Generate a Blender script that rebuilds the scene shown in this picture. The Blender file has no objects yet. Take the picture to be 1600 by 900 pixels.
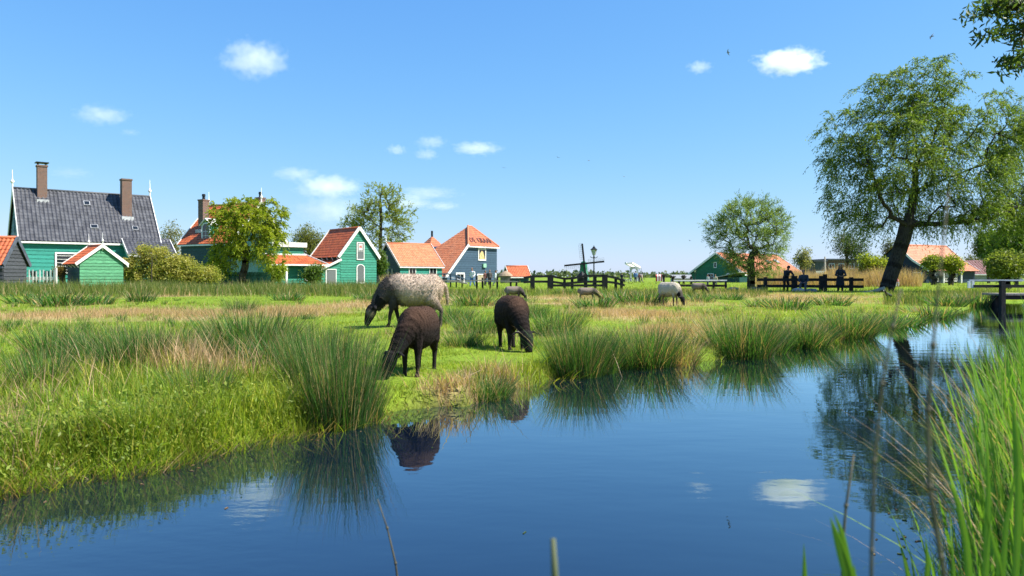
import bpy, bmesh, math, random
import numpy as np
from mathutils import Vector, Matrix, noise as mnoise
S = bpy.context.scene
COL = S.collection
R = math.radians
# ------------------------------------------------ camera (level, 1 m above the water)
F, HY, CZ = 1155.0, 432.0, 1.0          # focal length in photo pixels, horizon row, eye height
cd = bpy.data.cameras.new('camera'); cam = bpy.data.objects.new('camera', cd); COL.objects.link(cam)
cam.location = (0, 0, CZ); cam.rotation_euler = (R(90), 0, 0)
cd.sensor_width = 36; cd.lens = 36 * F / 1600
cd.shift_y = -(450 - HY) / 1600
cd.clip_start = 0.05; cd.clip_end = 20000
cd.dof.use_dof = True; cd.dof.focus_distance = 9.0; cd.dof.aperture_fstop = 4.5
S.camera = cam
# ------------------------------------------------ sky and sun
SUN_EL, SUN_AZ = R(50), R(99)
w = bpy.data.worlds.new('World'); S.world = w; w.use_nodes = True
nt = w.node_tree; bg = nt.nodes['Background']
sky = nt.nodes.new('ShaderNodeTexSky'); sky.sky_type = 'NISHITA'; sky.sun_disc = False
sky.sun_elevation = SUN_EL; sky.sun_rotation = SUN_AZ
sky.altitude = 0; sky.air_density = 1.0; sky.dust_density = 0.2; sky.ozone_density = 2.2
# soft shoulder so that the band above the horizon does not burn out: c*a / (1 + c*b) per channel
EXPO = 1.15
def vm(op, a_, b_):
    n = nt.nodes.new('ShaderNodeVectorMath'); n.operation = op
    for i, q in enumerate((a_, b_)):
        if isinstance(q, tuple): n.inputs[i].default_value = q
        else: nt.links.new(q, n.inputs[i])
    return n.outputs[0]
k_ = 1 / (0.125 * 2**EXPO)
num = vm('MULTIPLY', sky.outputs[0], (.116*k_, .256*k_, .77*k_))
den = vm('ADD', vm('MULTIPLY', sky.outputs[0], (.016, .158, .56)), (1.0, 1.0, 1.0))
nt.links.new(vm('DIVIDE', num, den), bg.inputs[0])
bg.inputs[1].default_value = 0.125
sl = bpy.data.lights.new('sun', 'SUN'); sl.energy = 4.8; sl.angle = R(0.53); sl.color = (1, 0.94, 0.84)
so = bpy.data.objects.new('sun', sl); COL.objects.link(so)
sd = Vector((math.sin(SUN_AZ) * math.cos(SUN_EL), math.cos(SUN_AZ) * math.cos(SUN_EL), math.sin(SUN_EL)))
so.rotation_euler = sd.to_track_quat('Z', 'Y').to_euler(); so.location = (40, -5, 60)
S.view_settings.view_transform = 'Standard'; S.view_settings.look = 'None'
S.view_settings.exposure = EXPO; S.view_settings.gamma = 1
S.cycles.use_denoising = True
S.cycles.max_bounces = 8; S.cycles.transparent_max_bounces = 12
S.cycles.diffuse_bounces = 3; S.cycles.glossy_bounces = 3; S.cycles.transmission_bounces = 4; S.cycles.volume_bounces = 6
S.cycles.caustics_reflective = False; S.cycles.caustics_refractive = False
S.cycles.sample_clamp_indirect = 4
# ------------------------------------------------ helpers
def X(px, d): return (px - 800) / F * d
def Z(py, d): return CZ - (py - HY) / F * d
def P(px, py, d): return Vector((X(px, d), d, Z(py, d)))
def dist_for(py, z): return (CZ - z) * F / (py - HY)
rng = np.random.default_rng(7); random.seed(7)

def tag(o, label=None, cat=None, group=None, kind=None):
    if label: o['label'] = label
    if cat: o['category'] = cat
    if group: o['group'] = group
    if kind: o['kind'] = kind
    return o
def thing(name, label, cat, loc=(0, 0, 0), rz=0.0, group=None):
    o = bpy.data.objects.new(name, None); COL.objects.link(o); o.empty_display_size = 0.2
    o.location = loc; o.rotation_euler = (0, 0, rz)
    return tag(o, label, cat, group)
def link(name, me, mat=None, parent=None, smooth=False):
    if mat is not None:
        for m in (mat if isinstance(mat, (list, tuple)) else [mat]): me.materials.append(m)
    if smooth: me.polygons.foreach_set('use_smooth', [True] * len(me.polygons))
    o = bpy.data.objects.new(name, me); COL.objects.link(o)
    if parent is not None: o.parent = parent
    return o
def copy_tree(o, parent=None):
    c = o.copy(); COL.objects.link(c)
    if parent is not None: c.parent = parent
    for ch in list(o.children): copy_tree(ch, c)
    return c

class MB:
    def __init__(s): s.v = []; s.f = []
    def add(s, vs, fs):
        n = len(s.v); s.v += [tuple(p) for p in vs]; s.f += [tuple(i + n for i in f) for f in fs]; return s
    def box(s, a, b):
        (x0, y0, z0), (x1, y1, z1) = a, b
        return s.add([(x0,y0,z0),(x1,y0,z0),(x1,y1,z0),(x0,y1,z0),(x0,y0,z1),(x1,y0,z1),(x1,y1,z1),(x0,y1,z1)],
              [(0,3,2,1),(4,5,6,7),(0,1,5,4),(1,2,6,5),(2,3,7,6),(3,0,4,7)])
    def beam(s, a, b, w, t, up=(0, 0, 1)):           # w across, t along up
        a, b, up = Vector(a), Vector(b), Vector(up); d = (b - a).normalized()
        r = d.cross(up)
        if r.length < 1e-4: r = d.cross(Vector((1, 0, 0)))
        r.normalize(); u = r.cross(d).normalized(); r *= w / 2; u *= t / 2
        vs = [a-r-u, a+r-u, a+r+u, a-r+u, b-r-u, b+r-u, b+r+u, b-r+u]
        return s.add(vs, [(0,1,2,3),(7,6,5,4),(4,5,1,0),(5,6,2,1),(6,7,3,2),(7,4,0,3)])
    def tube(s, pts, rad, n=8, caps=True):
        pts = [Vector(p) for p in pts]; k = len(pts)
        if not hasattr(rad, '__len__'): rad = [rad] * k
        ref = Vector((0.31, 0.17, 0.93)); vs = []; fs = []; a = None
        for i, p in enumerate(pts):
            d = pts[min(i+1, k-1)] - pts[max(i-1, 0)]
            d = d.normalized() if d.length > 1e-7 else Vector((0, 0, 1))
            if a is None:
                a = d.cross(Vector((1, 0, 0)) if abs(d.dot(ref)) > .95 else ref).normalized()
            else:
                a = a - d*a.dot(d); a.normalize()
            b = d.cross(a)
            ra, rb = rad[i] if hasattr(rad[i], '__len__') else (rad[i], rad[i])
            for j in range(n):
                t = 2 * math.pi * j / n
                vs.append(p + a * (ra * math.cos(t)) + b * (rb * math.sin(t)))
        for i in range(k-1):
            for j in range(n):
                fs.append((i*n+j, i*n+(j+1) % n, (i+1)*n+(j+1) % n, (i+1)*n+j))
        if caps: fs += [tuple(range(n))[::-1], tuple((k-1)*n+j for j in range(n))]
        return s.add(vs, fs)
    def loft(s, secs, n=14):                          # secs: (centre, right half vector, up half vector)
        vs = []; fs = []; k = len(secs)
        for c, r, u in secs:
            c, r, u = Vector(c), Vector(r), Vector(u)
            for j in range(n):
                t = 2 * math.pi * j / n; vs.append(c + r * math.cos(t) + u * math.sin(t))
        for i in range(k-1):
            for j in range(n): fs.append((i*n+j, i*n+(j+1) % n, (i+1)*n+(j+1) % n, (i+1)*n+j))
        fs += [tuple(range(n))[::-1], tuple((k-1)*n+j for j in range(n))]
        return s.add(vs, fs)
    def ball(s, c, r, n=10, m=7):
        r = r if hasattr(r, '__len__') else (r, r, r); vs = [(c[0], c[1], c[2]-r[2])]; fs = []
        for i in range(1, m):
            a = math.pi * i / m
            for j in range(n):
                t = 2 * math.pi * j / n
                vs.append((c[0]+r[0]*math.sin(a)*math.cos(t), c[1]+r[1]*math.sin(a)*math.sin(t), c[2]-r[2]*math.cos(a)))
        vs.append((c[0], c[1], c[2]+r[2])); L = len(vs) - 1
        for j in range(n):
            fs.append((0, 1+(j+1) % n, 1+j)); fs.append((L, 1+(m-2)*n+j, 1+(m-2)*n+(j+1) % n))
            for i in range(m-2): fs.append((1+i*n+j, 1+i*n+(j+1) % n, 1+(i+1)*n+(j+1) % n, 1+(i+1)*n+j))
        return s.add(vs, fs)
    def prism(s, poly, off):                          # planar polygon thickened by vector off
        n = len(poly); off = Vector(off); vs = [Vector(p) for p in poly]; vs += [p + off for p in vs]
        fs = [tuple(range(n)), tuple(range(2*n-1, n-1, -1))] + [(i, n+i, n+(i+1) % n, (i+1) % n) for i in range(n)]
        return s.add(vs, fs)
    def mesh(s, name, fix=True):
        me = bpy.data.meshes.new(name); me.from_pydata(s.v, [], s.f)
        if fix:
            bm = bmesh.new(); bm.from_mesh(me); bmesh.ops.recalc_face_normals(bm, faces=bm.faces); bm.to_mesh(me); bm.free()
        return me
    def build(s, name, mat, parent=None, smooth=False, fix=True): return link(name, s.mesh(name, fix), mat, parent, smooth)

def np_mesh(name, verts, faces_list, cols=None):
    """verts (N,3); faces_list: list of (M,k) index arrays; cols (N,3)"""
    me = bpy.data.meshes.new(name); me.vertices.add(len(verts))
    me.vertices.foreach_set('co', np.asarray(verts, np.float32).ravel())
    li = np.concatenate([f.ravel() for f in faces_list]).astype(np.int32)
    tot = np.concatenate([np.full(len(f), f.shape[1], np.int32) for f in faces_list])
    st = np.concatenate([[0], np.cumsum(tot)[:-1]]).astype(np.int32)
    me.loops.add(len(li)); me.loops.foreach_set('vertex_index', li)
    me.polygons.add(len(tot)); me.polygons.foreach_set('loop_start', st); me.polygons.foreach_set('loop_total', tot)
    me.update(calc_edges=True); me.validate()
    if cols is not None:
        a = me.attributes.new('col', 'FLOAT_COLOR', 'POINT')
        c = np.ones((len(verts), 4), np.float32); c[:, :3] = cols
        a.data.foreach_set('color', c.ravel())
    return me

# ------------------------------------------------ materials
def newmat(name):
    m = bpy.data.materials.new(name); m.use_nodes = True; return m, m.node_tree, m.node_tree.nodes['Principled BSDF']
_mc = {}
def M(name, col, rough=.75, var=.18, scale=4., stretch=(1, 1, 1), bump=0., bscale=30., rnd=.1, spec=.3, metal=0., col2=None):
    """painted / plain surface: base colour with wear noise, a little per-object change and fine relief"""
    if name in _mc: return _mc[name]
    m, t, b = newmat(name); N = t.nodes.new; L = t.links.new
    tc = N('ShaderNodeTexCoord'); mp = N('ShaderNodeMapping'); mp.inputs['Scale'].default_value = stretch
    L(tc.outputs['Object'], mp.inputs[0])
    n1 = N('ShaderNodeTexNoise'); n1.inputs['Scale'].default_value = scale; n1.inputs['Detail'].default_value = 6
    L(mp.outputs[0], n1.inputs['Vector'])
    mx = N('ShaderNodeMix'); mx.data_type = 'RGBA'
    c2 = col2 if col2 is not None else tuple(c * (1 - 2.2 * var) for c in col)
    mx.inputs['A'].default_value = (*c2, 1); mx.inputs['B'].default_value = (*[min(1, c * (1 + .5 * var)) for c in col], 1)
    rp = N('ShaderNodeMapRange'); rp.inputs['From Min'].default_value = .3; rp.inputs['From Max'].default_value = .62
    L(n1.outputs['Fac'], rp.inputs['Value']); L(rp.outputs[0], mx.inputs['Factor'])
    oi = N('ShaderNodeObjectInfo'); hs = N('ShaderNodeHueSaturation')
    r2 = N('ShaderNodeMapRange'); r2.inputs['To Min'].default_value = 1 - rnd; r2.inputs['To Max'].default_value = 1 + rnd
    L(oi.outputs['Random'], r2.inputs['Value']); L(r2.outputs[0], hs.inputs['Value'])
    L(mx.outputs['Result'], hs.inputs['Color']); L(hs.outputs[0], b.inputs['Base Color'])
    b.inputs['Roughness'].default_value = rough; b.inputs['Specular IOR Level'].default_value = spec; b.inputs['Metallic'].default_value = metal
    if bump:
        n2 = N('ShaderNodeTexNoise'); n2.inputs['Scale'].default_value = bscale; n2.inputs['Detail'].default_value = 5; L(mp.outputs[0], n2.inputs['Vector'])
        bp = N('ShaderNodeBump'); bp.inputs['Strength'].default_value = bump; bp.inputs['Distance'].default_value = .02
        L(n2.outputs['Fac'], bp.inputs['Height']); L(bp.outputs[0], b.inputs['Normal'])
    _mc[name] = m; return m
def leafmat(name, trans=.4, gloss=.25, rough=.45, tint=(1.25, 1.3, .6)):
    """leaf / blade: colour from the plant's own attribute, light passing through"""
    if name in _mc: return _mc[name]
    m, t, b = newmat(name); N = t.nodes.new; L = t.links.new
    at = N('ShaderNodeAttribute'); at.attribute_name = 'col'
    L(at.outputs['Color'], b.inputs['Base Color']); b.inputs['Roughness'].default_value = rough; b.inputs['Specular IOR Level'].default_value = gloss
    tr = N('ShaderNodeBsdfTranslucent'); mu = N('ShaderNodeMix'); mu.data_type = 'RGBA'; mu.blend_type = 'MULTIPLY'; mu.inputs['Factor'].default_value = 1
    mu.inputs['B'].default_value = (*tint, 1); L(at.outputs['Color'], mu.inputs['A']); L(mu.outputs['Result'], tr.inputs['Color'])
    ms = N('ShaderNodeMixShader'); ms.inputs[0].default_value = trans
    L(b.outputs[0], ms.inputs[1]); L(tr.outputs[0], ms.inputs[2]); L(ms.outputs[0], t.nodes['Material Output'].inputs['Surface'])
    _mc[name] = m; return m
def brickmat(name, c1, c2, mortar, sc=1.0):
    if name in _mc: return _mc[name]
    m, t, b = newmat(name); N = t.nodes.new; L = t.links.new
    tc = N('ShaderNodeTexCoord'); sp = N('ShaderNodeSeparateXYZ'); cb = N('ShaderNodeCombineXYZ'); ad = N('ShaderNodeMath')
    L(tc.outputs['Object'], sp.inputs[0]); L(sp.outputs[0], ad.inputs[0]); L(sp.outputs[1], ad.inputs[1])
    L(ad.outputs[0], cb.inputs[0]); L(sp.outputs[2], cb.inputs[1])
    br = N('ShaderNodeTexBrick'); br.inputs['Color1'].default_value = (*c1, 1); br.inputs['Color2'].default_value = (*c2, 1); br.inputs['Mortar'].default_value = (*mortar, 1)
    br.inputs['Scale'].default_value = sc; br.inputs['Brick Width'].default_value = .22; br.inputs['Row Height'].default_value = .07; br.inputs['Mortar Size'].default_value = .008
    L(cb.outputs[0], br.inputs['Vector']); L(br.outputs['Color'], b.inputs['Base Color']); b.inputs['Roughness'].default_value = .9
    bp = N('ShaderNodeBump'); bp.inputs['Strength'].default_value = .5; bp.inputs['Distance'].default_value = .01; bp.invert = True
    L(br.outputs['Fac'], bp.inputs['Height']); L(bp.outputs[0], b.inputs['Normal'])
    _mc[name] = m; return m
def glassmat():
    if 'glass' in _mc: return _mc['glass']
    m, t, b = newmat('window_glass'); b.inputs['Base Color'].default_value = (.012, .016, .02, 1); b.inputs['Roughness'].default_value = .04; b.inputs['Specular IOR Level'].default_value = .6
    _mc['glass'] = m; return m
def tilemat(name, c1, c2, dirt):
    """fired tiles: each tile its own tone (cells the size of a tile), lichen stains"""
    if name in _mc: return _mc[name]
    m, t, b = newmat(name); N = t.nodes.new; L = t.links.new
    at = N('ShaderNodeAttribute'); at.attribute_name = 'tile'
    wn = N('ShaderNodeTexWhiteNoise'); wn.noise_dimensions = '3D'; L(at.outputs['Vector'], wn.inputs['Vector'])
    mx = N('ShaderNodeMix'); mx.data_type = 'RGBA'; mx.inputs['A'].default_value = (*c1, 1); mx.inputs['B'].default_value = (*c2, 1); L(wn.outputs['Value'], mx.inputs['Factor'])
    tc = N('ShaderNodeTexCoord'); n = N('ShaderNodeTexNoise'); n.inputs['Scale'].default_value = 1.3; n.inputs['Detail'].default_value = 8; n.inputs['Roughness'].default_value = .7; L(tc.outputs['Object'], n.inputs['Vector'])
    mr = N('ShaderNodeMapRange'); mr.inputs['From Min'].default_value = .5; mr.inputs['From Max'].default_value = .8; mr.inputs['To Max'].default_value = .8; L(n.outputs['Fac'], mr.inputs['Value'])
    m2 = N('ShaderNodeMix'); m2.data_type = 'RGBA'; L(mr.outputs[0], m2.inputs['Factor']); L(mx.outputs['Result'], m2.inputs['A']); m2.inputs['B'].default_value = (*dirt, 1)
    L(m2.outputs['Result'], b.inputs['Base Color']); b.inputs['Roughness'].default_value = .6
    _mc[name] = m; return m

WHITE = M('white_paint', (.78, .77, .74), .5, .08, 3, bump=.1)
GREEN = M('green_plank_paint', (.035, .235, .16), .55, .16, 3, (1, 1, 6), bump=.15, rnd=.13)
GREEN2 = M('pale_green_plank_paint', (.085, .29, .15), .6, .18, 3, (1, 1, 6), bump=.15, rnd=.13)
TEAL = M('teal_plank_paint', (.035, .27, .215), .55, .12, 3, (1, 1, 6), bump=.1, rnd=.1)
DKTEAL = M('dark_teal_paint_and_wall_shade', (.012, .06, .06), .55, .2, 3, (1, 1, 6), rnd=.13)  # also stands for shade on green and teal walls facing away from the sun
BLUE = M('slate_blue_plank_paint', (.045, .085, .13), .55, .16, 3, (1, 1, 6), bump=.1, rnd=.12)
DKBLUE = M('dark_blue_paint', (.010, .028, .05), .6, .2, 3, rnd=.12)
LTBLUE = M('pale_blue_paint', (.16, .27, .33), .6, .1, 2, rnd=.1)
TAR = M('tarred_black_wood', (.012, .012, .014), .7, .3, 6, (1, 1, 1), bump=.4, rnd=.2)
CHAR = M('charcoal_plank_paint', (.06, .065, .075), .7, .2, 4, (1, 1, 5), bump=.2, rnd=.15)
GREYDOOR = M('grey_door_paint', (.13, .145, .15), .6, .15, 6, (8, 8, 1), rnd=.12)
GREYWOOD = M('weathered_wood', (.30, .27, .23), .85, .25, 6, (6, 6, 1), bump=.3)
IRON = M('black_iron', (.012, .013, .014), .45, .2, 10)
ORANGE = tilemat('orange_roof_tiles', (.50, .125, .035), (.36, .075, .02), (.17, .07, .035))
PALEOR = tilemat('pale_orange_roof_tiles', (.56, .20, .085), (.44, .13, .05), (.30, .16, .10))
SLATE = tilemat('dark_slate_roof_tiles', (.040, .042, .052), (.085, .088, .10), (.022, .024, .026))
MAROON = tilemat('maroon_roof_tiles', (.16, .05, .045), (.11, .035, .03), (.08, .05, .045))
BRICK = brickmat('brown_brick', (.17, .08, .05), (.11, .055, .04), (.22, .2, .18))
# ------------------------------------------------ water line and pasture
FAR = [(-9, -6), (-6, -1.8)] + [(X(px, d), d) for px, d in [(px, CZ * F / (py - HY)) for px, py in
      [(-150, 800), (0, 778), (100, 763), (200, 746), (330, 712), (430, 692), (540, 668), (640, 645), (700, 636), (730, 640), (800, 612), (900, 590), (960, 577), (1040, 570), (1085, 574), (1140, 562),
       (1200, 553), (1280, 538), (1360, 518), (1400, 509), (1450, 499), (1500, 486), (1530, 478)]]] + [(16.5, 26), (19, 29), (26, 33), (60, 41)]
NEAR = [(60, 37), (32, 32), (22.5, 27), (15.5, 19), (10, 12.8), (6.3, 8.6), (4.0, 5.7), (2.5, 3.9), (1.55, 2.75), (.95, 1.9), (.1, 1.25), (-.8, .4), (-2.5, -2), (-6, -8)]
POLY = np.array(FAR + NEAR)
def sdist(x, y):
    """distance to the water's edge: positive on land, negative in the water"""
    x = np.asarray(x, float); y = np.asarray(y, float); best = np.full(x.shape, 1e9); inside = np.zeros(x.shape, bool)
    n = len(POLY)
    for i in range(n):
        ax, ay = POLY[i]; bx, by = POLY[(i+1) % n]; dx, dy = bx-ax, by-ay
        t = np.clip(((x-ax)*dx + (y-ay)*dy) / (dx*dx + dy*dy + 1e-12), 0, 1)
        best = np.minimum(best, np.hypot(x-ax-t*dx, y-ay-t*dy))
        c = (ay > y) != (by > y)
        with np.errstate(divide='ignore', invalid='ignore'): inside ^= c & (x < (bx-ax)*(y-ay)/(by-ay+1e-12) + ax)
    return np.where(inside, -best, best)
_ph = rng.uniform(0, 6.28, (24, 3)); _fr = rng.normal(0, 1, (24, 2))
def fnoise(x, y, sc, k=0):
    v = 0
    for i in range(6):
        j = (i + 6*k) % 24; f = _fr[j] * (1 + .5*i) / sc
        v = v + np.sin(x*f[0] + y*f[1] + _ph[j, 0] + 1.3*np.sin(x*f[1]*.7 - y*f[0]*.7 + _ph[j, 1])) / (1 + .4*i)
    return v / 2.6
def ground_z(x, y):
    s = sdist(x, y) + .10*fnoise(x, y, .35, 1)
    bank = np.clip((s + .10) / .35, 0, 1); bank = bank*bank*(3-2*bank)
    return -.45 + .57*bank + bank*(.03*fnoise(x, y, .8) + .015*fnoise(x, y, .3, 2)) + np.where(s > 0, .0, np.clip(s, -1, 0)*.3)
def gz(x, y): return float(ground_z(np.array([x]), np.array([y]))[0])
STRAW = [(180, 492, 1.2, 1.1), (330, 494, 1., .9), (440, 490, 1.3, 1.3), (70, 497, 1.0, .8), (560, 478, 1.2, 1.5), (985, 492, 1.1, 1.6), (1050, 520, .5, .8), (870, 466, 1.5, 1.5),
         (930, 464, 1.4, 1.6), (1230, 463, 3, 2), (1000, 474, 1.5, 1.8), (690, 470, .8, 1.2), (1110, 458, 2, 2.2), (640, 476, 1.2, 1.), (880, 475, .7, .7), (270, 462, 1.5, 1.6), (1290, 470, 1.5, 1.5), (780, 476, 1., 1.0), (755, 603, .32, .12), (695, 606, .2, .1), (800, 590, .25, .12), (330, 600, .3, .2), (460, 560, .3, .3), (1230, 520, .8, .5), (1110, 520, .6, .5)]
_SW = [(X(px, .88*F/(py-HY)), .88*F/(py-HY), rx, ry*1.6) for px, py, rx, ry in STRAW]
def straw(x, y):
    v = np.zeros(np.shape(x))
    for cx, cy, rx, ry in _SW: v = np.maximum(v, np.exp(-((x-cx)/rx)**2 - ((y-cy)/ry)**2))
    return np.clip(v*1.25 + .35*fnoise(x, y, .5, 3)*(v > .02) + .12*np.clip(fnoise(x, y, 2.5, 2), 0, 1), 0, 1)
GRASS_C = np.array([(.23, .32, .026), (.32, .38, .034), (.18, .29, .026), (.41, .39, .065)])
STRAW_C = np.array([.56, .385, .22])
def geo(a, b, step, far, g=1.25):
    c = list(np.arange(a, b + 1e-6, step)); s = step
    while c[-1] < far: s *= g; c.append(c[-1] + s)
    s = step; lo = []
    p = a
    while p > -far: s *= g; p -= s; lo.append(p)
    return np.array(lo[::-1] + c)
xs = geo(-9, 24, .16, 2500); ys = np.concatenate([geo(-2, 34, .16, 2500)])
gx, gy = np.meshgrid(xs, ys); vx, vy = gx.ravel(), gy.ravel()
vz = ground_z(vx, vy); nxn, nyn = len(xs), len(ys)
idx = np.arange(nxn*nyn).reshape(nyn, nxn)
fc = np.stack([idx[:-1, :-1], idx[:-1, 1:], idx[1:, 1:], idx[1:, :-1]], -1).reshape(-1, 4)
t = np.clip(.5 + .5*fnoise(vx, vy, 1.1), 0, 1)[:, None]; sw = straw(vx, vy)[:, None]
gc = GRASS_C[0]*(1-t) + GRASS_C[2]*t; gc = gc*(1-.75*sw) + STRAW_C*.75*sw
sdv = sdist(vx, vy); mud = np.clip(1 - sdv/.18, 0, 1)[:, None]
gc = gc*.75*(1-mud) + np.array([.05, .04, .022])*mud
gme = np_mesh('pasture', np.stack([vx, vy, vz], 1), [fc], gc)
gm, t_, b_ = newmat('turf_soil'); at_ = t_.nodes.new('ShaderNodeAttribute'); at_.attribute_name = 'col'
nz_ = t_.nodes.new('ShaderNodeTexNoise'); nz_.inputs['Scale'].default_value = 22; nz_.inputs['Detail'].default_value = 8
tcg = t_.nodes.new('ShaderNodeTexCoord'); t_.links.new(tcg.outputs['Object'], nz_.inputs['Vector'])
mg_ = t_.nodes.new('ShaderNodeMix'); mg_.data_type = 'RGBA'; mg_.blend_type = 'MULTIPLY'; mg_.inputs['Factor'].default_value = .8
t_.links.new(at_.outputs['Color'], mg_.inputs['A']); cr_ = t_.nodes.new('ShaderNodeMapRange'); cr_.inputs['To Min'].default_value = .25; cr_.inputs['To Max'].default_value = 1.7
t_.links.new(nz_.outputs['Fac'], cr_.inputs['Value']); t_.links.new(cr_.outputs[0], mg_.inputs['B']); t_.links.new(mg_.outputs['Result'], b_.inputs['Base Color'])
b_.inputs['Roughness'].default_value = .95; b_.inputs['Specular IOR Level'].default_value = .1
bp_ = t_.nodes.new('ShaderNodeBump'); bp_.inputs['Strength'].default_value = .8; bp_.inputs['Distance'].default_value = .05
t_.links.new(nz_.outputs['Fac'], bp_.inputs['Height']); t_.links.new(bp_.outputs[0], b_.inputs['Normal'])
tag(link('pasture_ground', gme, gm, smooth=True), kind='structure')

# water
wm, wt, wb = newmat('ditch_water'); N = wt.nodes.new; L = wt.links.new
wt.nodes.remove(wb); df = N('ShaderNodeBsdfDiffuse'); df.inputs['Color'].default_value = (.003, .007, .018, 1)
gl_ = N('ShaderNodeBsdfGlossy'); gl_.inputs['Roughness'].default_value = .003; gl_.inputs['Color'].default_value = (.84, .96, 1, 1)
frn = N('ShaderNodeFresnel'); frn.inputs['IOR'].default_value = 1.6; wmx = N('ShaderNodeMixShader')
fg_ = N('ShaderNodeMath'); fg_.operation = 'MULTIPLY'; fg_.use_clamp = True; fg_.inputs[1].default_value = 1.5; L(frn.outputs[0], fg_.inputs[0]); L(fg_.outputs[0], wmx.inputs[0]); L(df.outputs[0], wmx.inputs[1]); L(gl_.outputs[0], wmx.inputs[2]); L(wmx.outputs[0], wt.nodes['Material Output'].inputs['Surface'])
tc = N('ShaderNodeTexCoord')
def wave(scale, stretch, det):
    mp = N('ShaderNodeMapping'); mp.inputs['Scale'].default_value = stretch; mp.inputs['Rotation'].default_value = (0, 0, .5); L(tc.outputs['Object'], mp.inputs[0])
    n = N('ShaderNodeTexNoise'); n.inputs['Scale'].default_value = scale; n.inputs['Detail'].default_value = det; L(mp.outputs[0], n.inputs['Vector']); return n
n1 = wave(2.0, (1, 2.2, 1), 2); n2 = wave(9, (1, 2, 1), 3); n3 = wave(.35, (1, 1, 1), 2)
b1 = N('ShaderNodeBump'); b1.inputs['Strength'].default_value = 1; b1.inputs['Distance'].default_value = .0014; L(n1.outputs['Fac'], b1.inputs['Height'])
mrp = N('ShaderNodeMapRange'); mrp.inputs['From Min'].default_value = .42; mrp.inputs['From Max'].default_value = .65; L(n3.outputs['Fac'], mrp.inputs['Value'])
mm = N('ShaderNodeMath'); mm.operation = 'MULTIPLY'; L(n2.outputs['Fac'], mm.inputs[0]); L(mrp.outputs[0], mm.inputs[1])
b2 = N('ShaderNodeBump'); b2.inputs['Strength'].default_value = 1; b2.inputs['Distance'].default_value = .0007; L(mm.outputs[0], b2.inputs['Height'])
L(b1.outputs[0], b2.inputs['Normal']); L(b2.outputs[0], gl_.inputs['Normal']); L(b2.outputs[0], frn.inputs['Normal'])
tag(MB().add([(-14, -9, 0), (64, -9, 0), (64, 44, 0), (-14, 44, 0)], [(0, 1, 2, 3)]).build('water', wm), kind='structure')
# ------------------------------------------------ building kit (all in the building's own frame: x along the front, y to the back, z up)
def roof_face(parent, poly, mat, tw=.25, th=.34, amp=.035, name='roof_tiles', thick=.06):
    """pantile field over a planar convex polygon; poly[0] -> poly[1] runs along the eave"""
    p = [Vector(q) for q in poly]; U = (p[1]-p[0]).normalized(); n = None
    for q in p[2:]:
        n = U.cross(q-p[0])
        if n.length > 1e-3: break
    n.normalize()
    if n.z < 0: n = -n
    V = n.cross(U).normalized()
    if max((q-p[0]).dot(V) for q in p) < .01: V = -V
    us = [(q-p[0]).dot(U) for q in p]; vs = [(q-p[0]).dot(V) for q in p]
    u0, u1, v1 = min(us), max(us), max(vs)
    nu = max(1, round((u1-u0)/tw)); tw2 = (u1-u0)/nu; k = 5
    uu = np.concatenate([u0 + tw2*(np.arange(k)/k + i) for i in range(nu)] + [[u1]])
    wv = np.array([.5+.5*math.cos(2*math.pi*((u-u0)/tw2)) for u in uu]); wv = np.where(wv > .5, wv, wv*.6)
    nr = max(1, round(v1/th)); th2 = v1/nr; vsn = []; tiles = []; fc = []; m = len(uu)
    jit = rng.uniform(-.006, .006, (nr, nu+1))
    for r_ in range(nr):
        for e in (0, 1):
            h = amp*wv + (.03 if e == 0 else .004) + np.repeat(jit[r_], k)[:m]
            for j in range(m):
                q = p[0] + U*uu[j] + V*(th2*(r_+e) - (.02 if e == 0 else 0)) + n*float(h[j]); vsn.append(q); tiles.append((float(min(j//k, nu-1)), float(r_), float(nu)))
        b = r_*2*m
        for j in range(m-1): fc.append((b+j, b+j+1, b+m+j+1, b+m+j))
    me = bpy.data.meshes.new(name); me.from_pydata(vsn, [], fc)
    a = me.attributes.new('tile', 'FLOAT_VECTOR', 'FACE')
    a.data.foreach_set('vector', np.array([tiles[f[0]] for f in fc], np.float32).ravel())
    rect = len(p) == 4 and abs(us[0]-us[3]) < .02 and abs(us[1]-us[2]) < .02 and abs(vs[2]-vs[3]) < .02
    if not rect:
        bm = bmesh.new(); bm.from_mesh(me); ctr = sum(p, Vector())/len(p)
        for i in range(len(p)):
            a_, b_2 = p[i], p[(i+1) % len(p)]; nn = (b_2-a_).cross(n).normalized()
            if (ctr-a_).dot(nn) > 0: nn = -nn
            bmesh.ops.bisect_plane(bm, geom=bm.verts[:]+bm.edges[:]+bm.faces[:], plane_co=a_+nn*.01, plane_no=nn, clear_outer=True)
        bm.to_mesh(me); bm.free()
    me.materials.append(mat); o = bpy.data.objects.new(name, me); COL.objects.link(o); o.parent = parent; o['kind'] = 'stuff'
    MB().prism([q - n*.004 for q in p], -n*thick).build('roof_deck', TAR, parent)
    return n
class Facade:
    def __init__(s, o, r, n): s.o, s.r, s.n = Vector(o), Vector(r).normalized(), Vector(n).normalized()
    def pt(s, u, z, off=0): return s.o + s.r*u + Vector((0, 0, z)) + s.n*off
    def box(s, mb, u0, u1, z0, z1, o0, o1):
        vs = [s.pt(u, z, o) for u, z, o in [(u0,z0,o0),(u1,z0,o0),(u1,z0,o1),(u0,z0,o1),(u0,z1,o0),(u1,z1,o0),(u1,z1,o1),(u0,z1,o1)]]
        return mb.add(vs, [(0,3,2,1),(4,5,6,7),(0,1,5,4),(1,2,6,5),(2,3,7,6),(3,0,4,7)])
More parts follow.
